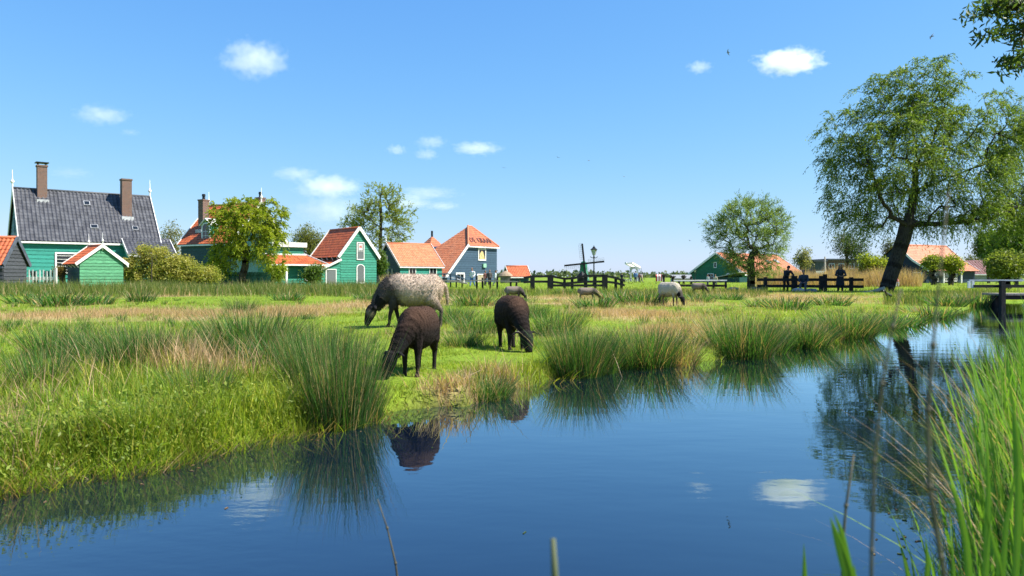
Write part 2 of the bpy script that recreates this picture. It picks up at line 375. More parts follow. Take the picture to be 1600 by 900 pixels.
def planks(wall, fa, z0, z1, span, mat, ph=.26):
    """lapped boards, each its own piece; span(z) -> (u0, u1)"""
    k = max(1, round((z1-z0)/ph)); h = (z1-z0)/k; cache = {}
    for i in range(k):
        a, b = z0+i*h, z0+(i+1)*h
        s0, s1 = span(a), span(b-1e-4)
        if s0[1]-s0[0] < .12: continue
        if s1[1]-s1[0] < .02: c = (s1[0]+s1[1])/2; s1 = (c-.01, c+.01)
        g = .012
        vs = [fa.pt(s0[0], a+g, .002), fa.pt(s0[1], a+g, .002), fa.pt(s1[1], b, .002), fa.pt(s1[0], b, .002),
              fa.pt(s0[0], a+g, .045), fa.pt(s0[1], a+g, .045), fa.pt(s1[1], b, .014), fa.pt(s1[0], b, .014)]
        MB().add(vs, [(0,3,2,1),(4,5,6,7),(0,1,5,4),(1,2,6,5),(2,3,7,6),(3,0,4,7)]).build('plank', mat, wall)
def window(parent, fa, u, z, w, h, bars=(1, 2), frame=WHITE, fw=.09, pane=None, name='window', blind=0, arch=False):
    mb = MB(); o0, o1 = .046, .10
    fa.box(mb, u, u+fw, z, z+h, o0, o1); fa.box(mb, u+w-fw, u+w, z, z+h, o0, o1)
    fa.box(mb, u+fw, u+w-fw, z, z+fw, o0, o1+.02)
    if arch:
        c = u+w/2; r1 = w/2; n = 8
        for i in range(n):
            a0, a1 = math.pi*i/n, math.pi*(i+1)/n
            q = [(c+r*math.cos(a), z+h+r*math.sin(a)*.75) for r, a in ((r1, a0), (r1, a1), (r1-fw, a1), (r1-fw, a0))]
            mb.prism([fa.pt(x, y, o0) for x, y in q], fa.n*(o1-o0))
    else: fa.box(mb, u+fw, u+w-fw, z+h-fw, z+h, o0, o1)
    f = mb.build(name, frame, parent)
    pb = MB()
    if arch:
        c = u+w/2; r1 = w/2-fw
        pb.prism([fa.pt(u+fw, z+fw, .047), fa.pt(u+w-fw, z+fw, .047), fa.pt(u+w-fw, z+h, .047)] + [fa.pt(c+r1*math.cos(math.pi*i/8), z+h+r1*math.sin(math.pi*i/8)*.75, .047) for i in range(1, 8)] + [fa.pt(u+fw, z+h, .047)], fa.n*.02)
    else: fa.box(pb, u+fw, u+w-fw, z+fw, z+h-fw, .047, .066)
    pb.build('pane' if pane is None else 'panel', pane or glassmat(), f)
    for i in range(bars[0]):
        x = u + w*(i+1)/(bars[0]+1); b = MB(); fa.box(b, x-.018, x+.018, z+fw, z+h-fw, .068, .09); b.build('glazing_bar', frame, f)
    for i in range(bars[1]):
        y = z + h*(i+1)/(bars[1]+1); b = MB(); fa.box(b, u+fw, u+w-fw, y-.018, y+.018, .068, .086); b.build('glazing_bar', frame, f)
    return f
def finial(parent, p, h=1.0, r=.05, down=0):
    p = Vector(p); prof = [(-down, .6), (-.0, .8), (.12, 1), (.2, .7), (.27, 1.9), (.34, 2.1), (.40, .9), (.5, .55), (.75, .4), (1, .12)]
    MB().tube([p + Vector((0, 0, t*h)) for t, _ in prof], [r*q for _, q in prof], 8).build('finial', WHITE, parent, True)
def chimney(parent, x, y, z0, z1, sx, sy, mat=None, cap='corbel', pot=True):
    mat = mat or BRICK
    c = MB().box((x-sx/2, y-sy/2, z0), (x+sx/2, y+sy/2, z1)).build('chimney', mat, parent)
    MB().box((x-sx/2-.05, y-sy/2-.05, z1), (x+sx/2+.05, y+sy/2+.05, z1+.14)).build('cap', mat, c)
    MB().box((x-sx/2-.09, y-sy/2-.3, z0+.0), (x+sx/2+.09, y+sy/2+.05, z0+.36)).build('flashing', M('lead_flashing', (.42, .43, .44), .5), c)
    if cap == 'plate':
        m = MB()
        for a in (-1, 1):
            for b in (-1, 1): m.box((x+a*sx*.4-.03, y+b*sy*.4-.03, z1+.14), (x+a*sx*.4+.03, y+b*sy*.4+.03, z1+.32))
        m.box((x-sx/2-.12, y-sy/2-.12, z1+.32), (x+sx/2+.12, y+sy/2+.12, z1+.39)); m.build('cowl', IRON, c)
    if cap == 'pot':
        MB().tube([(x, y, z1+.14), (x, y, z1+.5), (x, y, z1+.5), (x, y, z1+.75)], [.17, .14, .2, .17], 10).build('chimney_pot', IRON, c)
    return c
def gable_house(root, L, W, hw, hr, wall_mat, roof_mat, plank_sides=('front', 'left', 'right'), trim=WHITE, ov=.22, ove=.25, ph=.26, tw=.25, finials=(1, 1), fh=1.1, barge=.22, z0=-.3, left_mat=None, tiles_back=False, th=.34, amp=.04):
    """ridge along x; front eave at y=0"""
    core = MB(); cx = .0
    prof = [(0, z0), (W, z0), (W, hw), (W/2, hr), (0, hw)]
    core.prism([(0, y, z) for y, z in prof], (L, 0, 0)); wall = core.build('wall', wall_mat, root)
    FA = {'front': Facade((0, 0, 0), (1, 0, 0), (0, -1, 0)), 'left': Facade((0, W, 0), (0, -1, 0), (-1, 0, 0)), 'right': Facade((L, 0, 0), (0, 1, 0), (1, 0, 0))}
    def gs(z):
        if z <= hw: return (0, W)
        t = (z-hw)/(hr-hw)*W/2; return (t, W-t)
    for s in plank_sides:
        m = left_mat if (s == 'left' and left_mat) else wall_mat
        if s == 'front': planks(wall, FA[s], z0, hw-.02, lambda z: (0, L), m, ph)
        else: planks(wall, FA[s], z0, hr, gs, m, ph)
    for s in ('left', 'right'):                     # corner boards
        x = 0 if s == 'left' else L
    sl = (hr-hw)/(W/2); dz = .10
    fl, bk = [(-ov, -ove, hw-ove*sl+dz), (L+ov, -ove, hw-ove*sl+dz), (L+ov, W/2, hr+dz), (-ov, W/2, hr+dz)], [(L+ov, W+ove, hw-ove*sl+dz), (-ov, W+ove, hw-ove*sl+dz), (-ov, W/2, hr+dz), (L+ov, W/2, hr+dz)]
    roof_face(root, fl, roof_mat, tw, th, amp)
    if tiles_back: roof_face(root, bk, roof_mat, tw, th)
    else: roof_face(root, bk, roof_mat, tw*2, th*2)
    MB().tube([(-ov, W/2, hr+dz+.03), (L+ov, W/2, hr+dz+.03)], .11, 8).build('ridge_cap', roof_mat, root, True)
    for x in (-ov-.03, L+ov+.03):
        for (ya, za, yb, zb) in ((-ove-.03, hw-ove*sl+dz-.02, W/2, hr+dz+.02), (W+ove+.03, hw-ove*sl+dz-.02, W/2, hr+dz+.02)):
            nx = Vector((0, (zb-za), -(yb-ya))).normalized()
            MB().beam((x, ya, za), (x, yb, zb), .05, barge, nx).build('bargeboard', trim, root)
    MB().box((-ov, -ove-.06, hw-ove*sl-.10), (L+ov, -ove+.02, hw-ove*sl+.05)).build('eaves_board', trim, root)
    for i, x in enumerate((-ov-.03, L+ov+.03)):
        if finials[i]: finial(root, (x, W/2, hr+dz+.1), fh, .05*fh/1.0, .5)
    return wall, FA
def base(px, d, z=.12): return (X(px, d), d, z)

# ---- the long slate-roofed house
h = thing('slate_roofed_house', 'long green plank house with dark slate roof and two brick chimneys', 'house', base(33, 60), R(40))
wall, FA = gable_house(h, 10.3, 7.0, 4.0, 8.25, TEAL, SLATE, left_mat=LTBLUE, tw=.30, amp=.075, fh=1.5, barge=.34, ov=.2, ph=.34)
window(h, FA['front'], 2.35, 1.15, 1.75, 1.75, bars=(0, 5), fw=.13)
window(h, FA['left'], 3.15, 4.6, .5, 1.3, bars=(0, 0), fw=.05, frame=LTBLUE)
chimney(h, 1.85, 3.2, 7.1, 10.3, .72, .72, cap='plate'); chimney(h, 8.2, 2.15, 5.9, 9.55, .8, .8)
def rooflight(u, t, w=.5, hh=.45):
    y = 3.5*t; z = 4.0+4.25*t+.16; sl_ = Vector((0, 3.5, 4.25)).normalized(); nn = Vector((0, -4.25, 3.5)).normalized(); p = Vector((u, y, z))
    f = MB().prism([p, p+Vector((w, 0, 0)), p+Vector((w, 0, 0))+sl_*hh, p+sl_*hh], nn*.09).build('roof_light', M('zinc_frame', (.30, .31, .33), .4), h)
    q = p+nn*.092+Vector((.06, 0, 0))+sl_*.06
    MB().prism([q, q+Vector((w-.12, 0, 0)), q+Vector((w-.12, 0, 0))+sl_*(hh-.12), q+sl_*(hh-.12)], nn*.012).build('pane', glassmat(), f)
for a in ((4.9, .70, .5, .5), (5.1, .20, .6, .45), (8.4, .2, .5, .45)): rooflight(*a)
# low catslide bay at its right end
bay = MB().prism([(7.6, -1.9, -.3), (7.6, 0, -.3), (7.6, 0, 3.9), (7.6, -1.9, 2.75)], (3.4, 0, 0)).build('lean_to', TEAL, h)
planks(bay, Facade((7.6, -1.9, 0), (1, 0, 0), (0, -1, 0)), -.3, 2.75, lambda z: (0, 3.4), TEAL, .3)
roof_face(h, [(7.4, -2.15, 2.75), (11.3, -2.15, 2.75), (11.3, .25, 4.3), (7.4, .25, 4.3)], SLATE, .30, .34, .07)
for x in (7.37, 11.33): MB().beam((x, -2.2, 2.72), (x, .0, 4.14), .05, .26, (0, -.5, .8)).build('bargeboard', WHITE, h)
MB().box((7.4, -2.24, 2.55), (11.3, -2.16, 2.74)).build('eaves_board', WHITE, h)
MB().box((10.55, -.1, 3.92), (11.4, .3, 4.12)).build('gutter', WHITE, h)

# ---- charcoal shed cut by the left edge
s = thing('charcoal_shed', 'charcoal plank shed with orange tiled roof cut by the left picture edge', 'shed', base(-97, 45.5), R(8))
wall, FA = gable_house(s, 3.7, 2.8, 1.75, 3.25, CHAR, ORANGE, plank_sides=('front', 'right'), trim=M('dark_grey_trim', (.085, .10, .13), .6), finials=(0, 0), barge=.26, ph=.24, ov=.12)
dr = MB(); FA['front'].box(dr, 2.1, 3.1, .0, 1.25, .046, .08); dr.build('door', GREYDOOR, s)

# ---- little green shed with the pair of finials
s = thing('green_garden_shed', 'small pale green shed with orange roof, white bargeboards and two finials', 'shed', base(122, 52), R(138.5))
# its ridge runs back to the left: build with x along the ridge, mirrored so that the gable end faces the meadow
wall, FA = gable_house(s, 2.7, 3.3, 1.75, 2.95, GREEN2, ORANGE, plank_sides=('left',), finials=(1, 1), fh=.95, barge=.22, ph=.25, ov=.15, ove=.32, tiles_back=True)
planks(wall, Facade((2.7, 3.3, 0), (-1, 0, 0), (0, 1, 0)), -.3, 1.73, lambda z: (0, 2.7), DKTEAL, .25)  # side wall of the green shed, its shade put into the dark teal
s.location = Vector(base(122, 52)) + Vector((math.cos(R(48.5))*3.0, math.sin(R(48.5))*3.0, 0)); s.location.z += .25; s.scale = (.88, .88, .93)
for k in range(4):
    x = .1 + k*.8; MB().beam((x, 3.31, 1.35), (x, 3.6, 1.62), .06, .07, (0, -.6, .6)).build('bracket', WHITE, s)

# ---- orange-roofed house behind the round tree
h = thing('dormer_house', 'orange-roofed house with dormer behind the bright round tree', 'house', base(283, 80), R(-30))
wall, FA = gable_house(h, 8.0, 7.4, 4.5, 8.7, DKTEAL, ORANGE, plank_sides=('front',), finials=(1, 1), fh=1.5, barge=.24, ph=.3)
chimney(h, 1.75, 1.5, 5.6, 9.1, .8, .8, cap='pot'); chimney(h, 7.3, 4.4, 7.4, 9.3, .75, .75, cap='pot')
dm = MB().prism([(2.9, .35, 4.6), (4.5, .35, 4.6), (4.5, .35, 6.35), (3.7, .35, 6.95), (2.9, .35, 6.35)], (0, 2.6, 0)).build('dormer', GREEN, h)
window(dm, Facade((2.9, .35, 4.65), (1, 0, 0), (0, -1, 0)), .12, .1, 1.36, 1.35, bars=(1, 2), arch=True, fw=.16)
for (xa, xb) in ((2.75, 3.7), (4.65, 3.7)): MB().beam((xa, 1.5, 6.3), (xb, 1.5, 7.05), 2.7, .07, (0, 0, 1)).build('dormer_roof', WHITE, h)

# ---- porch wing with the flat white cornice
h = thing('porch_house', 'low green house wing with flat white cornice, skirt roof and white post', 'house', base(424, 70), R(40))
wl = MB().box((0, 0, -.3), (5.0, 3.4, 2.05)).build('wall', GREEN, h)
fa = Facade((0, 0, 0), (1, 0, 0), (0, -1, 0)); planks(wl, fa, -.3, 2.0, lambda z: (0, 5.0), GREEN, .25)
up = MB().box((.6, .9, 2.0), (3.6, 3.2, 3.75)).build('attic_wall', GREEN, h)
planks(up, Facade((.6, .9, 0), (1, 0, 0), (0, -1, 0)), 2.7, 3.75, lambda z: (0, 3.0), GREEN, .25)
MB().box((.35, .6, 3.75), (3.85, 3.4, 4.2)).build('cornice', WHITE, h)
roof_face(h, [(-.4, -.7, 2.05), (5.4, -.7, 2.05), (3.9, .88, 2.95), (-.4, .88, 2.95)], ORANGE, .25, .3)
roof_face(h, [(5.42, -.7, 2.05), (5.42, 3.4, 2.05), (3.92, 3.4, 2.95), (3.92, .9, 2.95)], ORANGE, .25, .3)
MB().beam((5.44, -.74, 2.1), (3.9, .88, 3.02), .16, .1).build('hip_board', WHITE, h)
MB().box((-.4, -.82, 1.92), (5.5, -.72, 2.06)).build('gutter', WHITE, h)
MB().box((-.4, .80, 2.96), (3.9, .88, 3.1)).build('flashing', WHITE, h)
MB().box((1.15, -.66, -.2), (1.33, -.48, 1.95)).build('post', WHITE, h)
window(h, fa, 3.3, .45, 1.35, 1.35, bars=(2, 1), fw=.1)

# ---- green house with arched door
h = thing('green_gabled_house', 'green gabled plank house with arched door and grey hatch, orange roof', 'house', base(532, 75.5), R(131.4))
Lr, Wg = 6.0, 4.2
wall, FA = gable_house(h, Lr, Wg, 3.15, 5.85, GREEN, ORANGE, plank_sides=('left',), finials=(0, 0), barge=.30, ph=.27, ov=.18, ove=.3, tiles_back=True)
h.location = Vector(base(532, 75.5)) + Vector((math.cos(R(41.4)), math.sin(R(41.4)), 0))*Wg
fl = FA['left']           # gable end towards the meadow; u runs from the far (right) edge of the picture? see frame
side = Facade((Lr, Wg, 0), (-1, 0, 0), (0, 1, 0)); planks(wall, side, -.3, 3.1, lambda z: (0, Lr), DKTEAL, .27)  # wall under the eaves: shade painted in as dark teal planks
for k in range(6):
    x = .15 + k*1.12; MB().beam((x, Wg+.05, 2.35), (x, Wg+.34, 2.85), .07, .08, (0, -.6, .6)).build('bracket', WHITE, h)
window(h, fl, 1.8, .15, .95, 1.65, bars=(0, 0), pane=GREYDOOR, name='door', arch=True)
hf = window(h, fl, 1.82, 2.6, .9, 1.85, bars=(0, 1), pane=GREYDOOR, name='hatch')
nb = MB(); fl.box(nb, 2.05, 2.5, 3.62, 4.28, .068, .085); nb.build('notice', WHITE, hf)
nb = MB(); fl.box(nb, 2.12, 2.43, 3.86, 4.12, .086, .09); nb.build('notice_print', M('red_print', (.5, .16, .14)), hf)
# lean-to on its left side (y beyond W)
lt = MB().prism([(0.02, Wg, -.3), (0.02, Wg+2.1, -.3), (0.02, Wg+2.1, 1.55), (0.02, Wg, 2.5)], (3.2, 0, 0)).build('lean_to', GREEN, h)
def lspan(z): return (0, 2.1) if z < 1.55 else ((z-1.55)/.95*2.1, 2.1)
lf = Facade((0.02, Wg+2.1, 0), (0, -1, 0), (-1, 0, 0)); planks(lt, lf, -.3, 2.5, lspan, GREEN, .27)
planks(lt, Facade((3.2, Wg+2.1, 0), (-1, 0, 0), (0, 1, 0)), -.3, 1.5, lambda z: (0, 3.2), DKTEAL, .27)  # left wall of the lean-to, shade again carried by the dark colour
roof_face(h, [(3.4, Wg+2.4, 1.5), (-.2, Wg+2.4, 1.5), (-.2, Wg, 2.6), (3.4, Wg, 2.6)], ORANGE, .25, .3)
for x in (-.23, 3.43): MB().beam((x, Wg+2.45, 1.5), (x, Wg, 2.62), .05, .22, (0, .45, .9)).build('bargeboard', WHITE, h)
window(h, lf, .42, -.1, 1.2, 1.75, bars=(0, 0), pane=GREYDOOR, name='door')

# ---- teal house, orange roof, gable window
h = thing('teal_house', 'low teal house with orange roof beside the barn with letters on it', 'house', base(625, 84), R(41)); h.scale = (.884,)*3
wall, FA = gable_house(h, 6.6, 6.0, 2.45, 5.3, TEAL, PALEOR, plank_sides=('front', 'left'), left_mat=DKTEAL, finials=(0, 0), barge=.26, ph=.3, tw=.28)  # left gable darkened by colour to stand for its shaded side
window(h, FA['front'], 1.3, .3, 1.1, 2.0, bars=(1, 0)); window(h, FA['front'], 4.5, .3, 1.2, 1.9, bars=(1, 1))
window(h, FA['left'], 2.4, 2.6, .7, 1.1, bars=(1, 1)); 
for u in (2.2, 3.2, 4.2): pb = MB(); FA['left'].box(pb, u, u+.08, 0, 2.0, .05, .12); pb.build('post', WHITE, h)
finial(h, (-.25, 3, 5.4), 1.0, .05)

# ---- barn with the lettered roof
h = thing('lettered_barn', 'slate blue barn with big orange pyramid roof lettered in black', 'barn', base(731, 110), R(53)); h.scale = (1.158,)*3
B0 = 0
pw = [(-4, -.3), (6, -.3), (6, 4.75), (0, 4.75), (-4, .9)]
wl = MB().prism([(u, .0, z) for u, z in pw], (0, 11, 0)).build('wall', BLUE, h)
def kspan(z):
    if z < .9: return (-4, 6)
    return ((z-.9)/3.85*4-4, 6)
fa = Facade((0, 0, 0), (1, 0, 0), (0, -1, 0)); planks(wl, fa, -.3, 4.72, kspan, BLUE, .3)
A1, A2 = (2.6, 2.2, 7.45), (3.4, 2.2, 7.45)
roof_face(h, [(-.15, -.25, 4.72), (6.2, -.25, 4.72), A2, A1], ORANGE, .28, .36)
k1 = 3.85/4.0
roof_face(h, [(-4.3, 9, .75), (-4.3, -.2, .75), (-.13, -.2, .75+4.17*k1), (2.6, 2.2, .75+6.9*k1)], PALEOR, .28, .36)
roof_face(h, [(6.2, -.2, 4.7), (6.2, 9, 4.7), A2], ORANGE, .28, .36)
MB().beam((-4.4, -.28, .72), (-.13, -.28, .82+4.17*k1), .07, .32, (-.7, 0, .7)).build('bargeboard', WHITE, h)
MB().box((-.15, -.36, 4.52), (6.25, -.27, 4.68)).build('eaves_board', WHITE, h)
MB().tube([(-.15, -.2, 4.85), (2.6, 2.2, 7.55)], .12, 7).build('ridge_cap', PALEOR, h); MB().tube([A1, A2], .13, 7).build('ridge_cap', PALEOR, h)
MB().tube([(6.2, -.25, 4.8), A2], .12, 7).build('ridge_cap', PALEOR, h)
wf = window(h, fa, 2.0, 2.85, 1.6, 1.6, bars=(0, 0), fw=.14)
lp = MB(); fa.prismq = None
lp.prism([fa.pt(2.25, 3.0, .068), fa.pt(3.4, 3.0, .068), fa.pt(3.05, 3.95, .068), fa.pt(2.75, 4.15, .068), fa.pt(2.3, 3.7, .068)], fa.n*.012); lp.build('blind', M('cream_blind', (.62, .48, .22), .8), wf)
window(h, fa, -2.4, -.1, 1.7, 1.35, bars=(1, 0), fw=.2); window(h, fa, 1.8, -.2, 1.7, 1.3, bars=(0, 0), fw=.12, name='door', pane=M('straw_door', (.35, .3, .2)))
lm = MB(); fa.box(lm, 2.9, 3.5, 1.95, 2.45, .05, .25); lm.build('wall_lantern', M('green_enamel', (.25, .5, .35)), h)
# lettering lying on the hip face
hipU = Vector((1, 0, 0)); hipV = (Vector(A1)-Vector((2.6, -.25, 4.72))); hipV.normalize(); hipN = hipU.cross(hipV).normalized()
tcu = bpy.data.curves.new('lettering', 'FONT'); tcu.body = 'DE KRAAI'; tcu.size = 1.15; tcu.extrude = .02; tcu.space_character = 1.0; tcu.resolution_u = 2
to = bpy.data.objects.new('lettering_source', tcu); tme = bpy.data.meshes.new_from_object(to); bpy.data.objects.remove(to)
vx_ = [v.co.copy() for v in tme.vertices]; x0, x1 = min(v.x for v in vx_), max(v.x for v in vx_)
org = Vector((2.95, -.25, 4.72)) + hipV*.6 + hipN*.085
for v in tme.vertices: v.co = org + hipU*((v.co.x-(x0+x1)/2)*4.3/(x1-x0)) + hipV*v.co.y*1.1 + hipN*v.co.z
lo = link('lettering', tme, M('faded_letter_paint', (.10, .04, .04)), h)

# ---- small pyramid roof behind
h = thing('pyramid_roofed_house', 'pointed orange pyramid roof with stovepipe showing behind the teal house', 'house', base(675, 125), R(40))
MB().box((-4, -4, -.2), (4, 4, 2.5)).build('wall', DKTEAL, h)
for a in range(4):
    q = Matrix.Rotation(R(90*a), 3, 'Z'); roof_face(h, [q@Vector((-4.3, -4.3, 2.4)), q@Vector((4.3, -4.3, 2.4)), q@Vector((0, 0, 7.7))], ORANGE if a in (0, 1) else PALEOR, .4, .5)
MB().tube([(0, 0, 7.0), (0, 0, 8.6)], .18, 8).build('stovepipe', IRON, h)

# ---- little orange-roofed waterside shed and kiosk
h = thing('waterside_shed', 'tiny orange-roofed shed with pale gable beyond the black fence', 'shed', base(797, 105), R(20))
wall, FA = gable_house(h, 2.9, 2.6, 1.0, 2.25, M('pale_grey_planks', (.32, .34, .33)), ORANGE, plank_sides=(), finials=(0, 0), barge=.2)
dk = MB(); FA['front'].box(dk, .2, 2.7, .0, .9, .01, .05); dk.build('shutter', DKTEAL, h)
h = thing('thatched_kiosk', 'small thatched kiosk left of the tiny orange-roofed shed', 'kiosk', base(790, 100), 0)
MB().box((-.7, -.5, -.1), (.7, .5, 1.0)).build('wall', M('kiosk_wood', (.16, .14, .12)), h)
MB().loft([((0, 0, .95), (1.0, 0, 0), (0, .8, 0)), ((0, 0, 1.25), (.75, 0, 0), (0, .6, 0)), ((0, 0, 1.65), (.15, 0, 0), (0, .12, 0))], 12).build('thatch', M('thatch', (.33, .25, .17), .95, .3, 20), h)

# ---- green barn behind the pollard willow
h = thing('green_barn', 'long green barn with pale orange roof behind the willow in the middle', 'barn', base(1160, 110), R(41))
wall, FA = gable_house(h, 17.5, 9.0, 1.45, 4.35, GREEN, PALEOR, plank_sides=('left', 'front'), left_mat=M('shaded_barn_green', (.02, .15, .075), .6, .15, rnd=.12), finials=(0, 0), barge=.28, ph=.34, tw=.3, ove=.5)  # gable end in a darker green, its shade put into the colour
window(h, FA['left'], 3.0, .35, 1.1, 1.0, bars=(1, 1)); window(h, FA['left'], 6.4, .35, 1.1, 1.0, bars=(1, 1)); window(h, FA['left'], 4.1, 2.2, .5, .9, bars=(0, 0))
for k in range(7): window(h, FA['front'], 6+k*1.6, .1, 1.1, .95, bars=(1, 1))
an = MB().prism([(-.6, 6.6, -.2), (-.6, 9, -.2), (-.6, 9, .9), (-.6, 6.6, 1.9)], (.55, 0, 0))
MB().box((-3.2, -1.5, -.3), (-.4, 2.2, .75)).build('annex', DKTEAL, h); MB().beam((-1.8, 2.6, .7), (-1.8, -1.6, 1.5), 3.4, .1, (0, .2, 1)).build('annex_roof', M('pale_roof_felt', (.45, .45, .43)), h)
for u, t in ((11, .45), (14, .5)):
    p = Vector((u, 4.5*t, 1.45+2.9*t+.2)); MB().prism([p, p+Vector((.9, 0, 0)), p+Vector((.9, .75, .48)), p+Vector((0, .75, .48))], (0, -.06, .1)).build('roof_light', M('zinc_frame', (.3, .31, .33)), h)
MB().tube([(9.5, .8, 1.9), (9.5, .8, 2.7)], .13, 7).build('vent_pipe', IRON, h)

# ---- dark blue barn with flared roof at the right
h = thing('flared_barn', 'dark blue barn with flared pale orange roof behind the big leaning tree', 'barn', base(1447, 98), R(28))
Lb, Wb = 11.0, 8.4
prof = [(0, -.3), (Wb, -.3), (Wb, 1.9), (6.8, 3.2), (Wb/2, 5.1), (1.8, 3.0), (0, 1.75)]
wl = MB().prism([(0, y, z) for y, z in prof], (Lb, 0, 0)).build('wall', DKBLUE, h)
lf = Facade((0, Wb, 0), (0, -1, 0), (-1, 0, 0))
def bspan(z):
    ys_ = []
    pts = [(0, 1.75), (1.8, 3.0), (Wb/2, 5.1)]
    if z < 1.75: return (0, Wb)
    y = np.interp(z, [p_[1] for p_ in pts], [p_[0] for p_ in pts]); return (min(y, Wb/2), Wb-y)
planks(wl, lf, -.3, 5.05, bspan, DKBLUE, .36)
for a, b in (((-.55, 1.62), (1.8, 3.08)), ((1.8, 3.08), (Wb/2, 5.22))):
    roof_face(h, [(-.2, a[0], a[1]), (Lb+.2, a[0], a[1]), (Lb+.2, b[0], b[1]), (-.2, b[0], b[1])], PALEOR, .3, .36)
    for x in (-.24, Lb+.24): MB().beam((x, a[0], a[1]+.02), (x, b[0], b[1]+.02), .06, .26, (0, -(b[1]-a[1]), b[0]-a[0])).build('bargeboard', WHITE, h)
roof_face(h, [(Lb+.2, Wb+.4, 1.6), (-.2, Wb+.4, 1.6), (-.2, Wb/2, 5.22), (Lb+.2, Wb/2, 5.22)], PALEOR, .5, .6)
MB().tube([(-.2, Wb/2, 5.25), (Lb+.2, Wb/2, 5.25)], .12, 8).build('ridge_cap', PALEOR, h)
window(h, lf, 2.6, .4, 1.3, 1.1, bars=(3, 3), fw=.07); window(h, lf, 6.6, -.2, 1.3, 1.65, bars=(0, 0), pane=DKBLUE, name='door'); window(h, lf, 1.5, 2.3, .5, .5, bars=(0, 0))
fr = Facade((0, 0, 0), (1, 0, 0), (0, -1, 0))
for u in (1.2, 3.2, 5.2, 7.2): pb = MB(); fr.box(pb, u, u+.16, -.2, 1.55, .25, .4); pb.build('post', WHITE, h)
for u in (1.8, 3.9, 5.9): window(h, fr, u, .2, .8, 1.2, bars=(1, 2))

h = thing('maroon_roofed_hall', 'long low hall with ribbed maroon roof right of the dark blue barn', 'house', base(1490, 122), R(4))
MB().box((0, 0, -.2), (12, 6, 1.3)).build('wall', M('hall_wall', (.3, .3, .28)), h)
roof_face(h, [(-.2, -.3, 1.25), (12, -.3, 1.25), (12, 3, 3.6), (-.2, 3, 3.6)], MAROON, .45, .6, amp=.06)
MB().prism([(-.2, 3, 3.55), (12, 3, 3.55), (12, 6.3, 1.25), (-.2, 6.3, 1.25)], (0, 0, -.06)).build('back_roof', MAROON, h)
MB().box((-.2, -.4, 1.1), (12, -.31, 1.25)).build('gutter', WHITE, h)

h = thing('brown_flat_building', 'flat-roofed brown brick building far behind the tan reeds', 'building', base(1274, 150), R(0))
BR2 = M('brown_render', (.16, .10, .08), .9)
MB().box((0, 0, -.2), (2.2, 8, 3.9)).build('stair_tower', M('dark_cladding', (.09, .10, .11)), h); MB().box((2.2, .5, -.2), (13, 8, 4.2)).build('wall', BR2, h)
MB().box((-.4, -.3, 3.9), (2.4, 8.2, 4.25)).build('roof_slab', M('dark_cladding', (.09, .10, .11)), h); MB().box((2.6, .2, 4.2), (13.2, 8.2, 4.5)).build('roof_slab', M('dark_cladding', (.09, .10, .11)), h)
fb = Facade((2.2, .5, 0), (1, 0, 0), (0, -1, 0))
for r_ in range(2):
    for k in range(5): window(h, fb, .7+k*2, .6+r_*1.8, 1.2, 1.1, bars=(1, 0), fw=.08)
wb_ = MB().box((.1, -.06, 1.2), (2.0, 0, 2.0)).build('white_balcony', WHITE, h)
s = thing('pale_mast', 'thin pale pole beside the brown flat-roofed building', 'pole', base(1289, 120), 0)
MB().tube([(0, 0, 0), (0, 0, 4.1)], [.17, .12], 8).build('shaft', M('pale_concrete', (.5, .45, .4)), s)
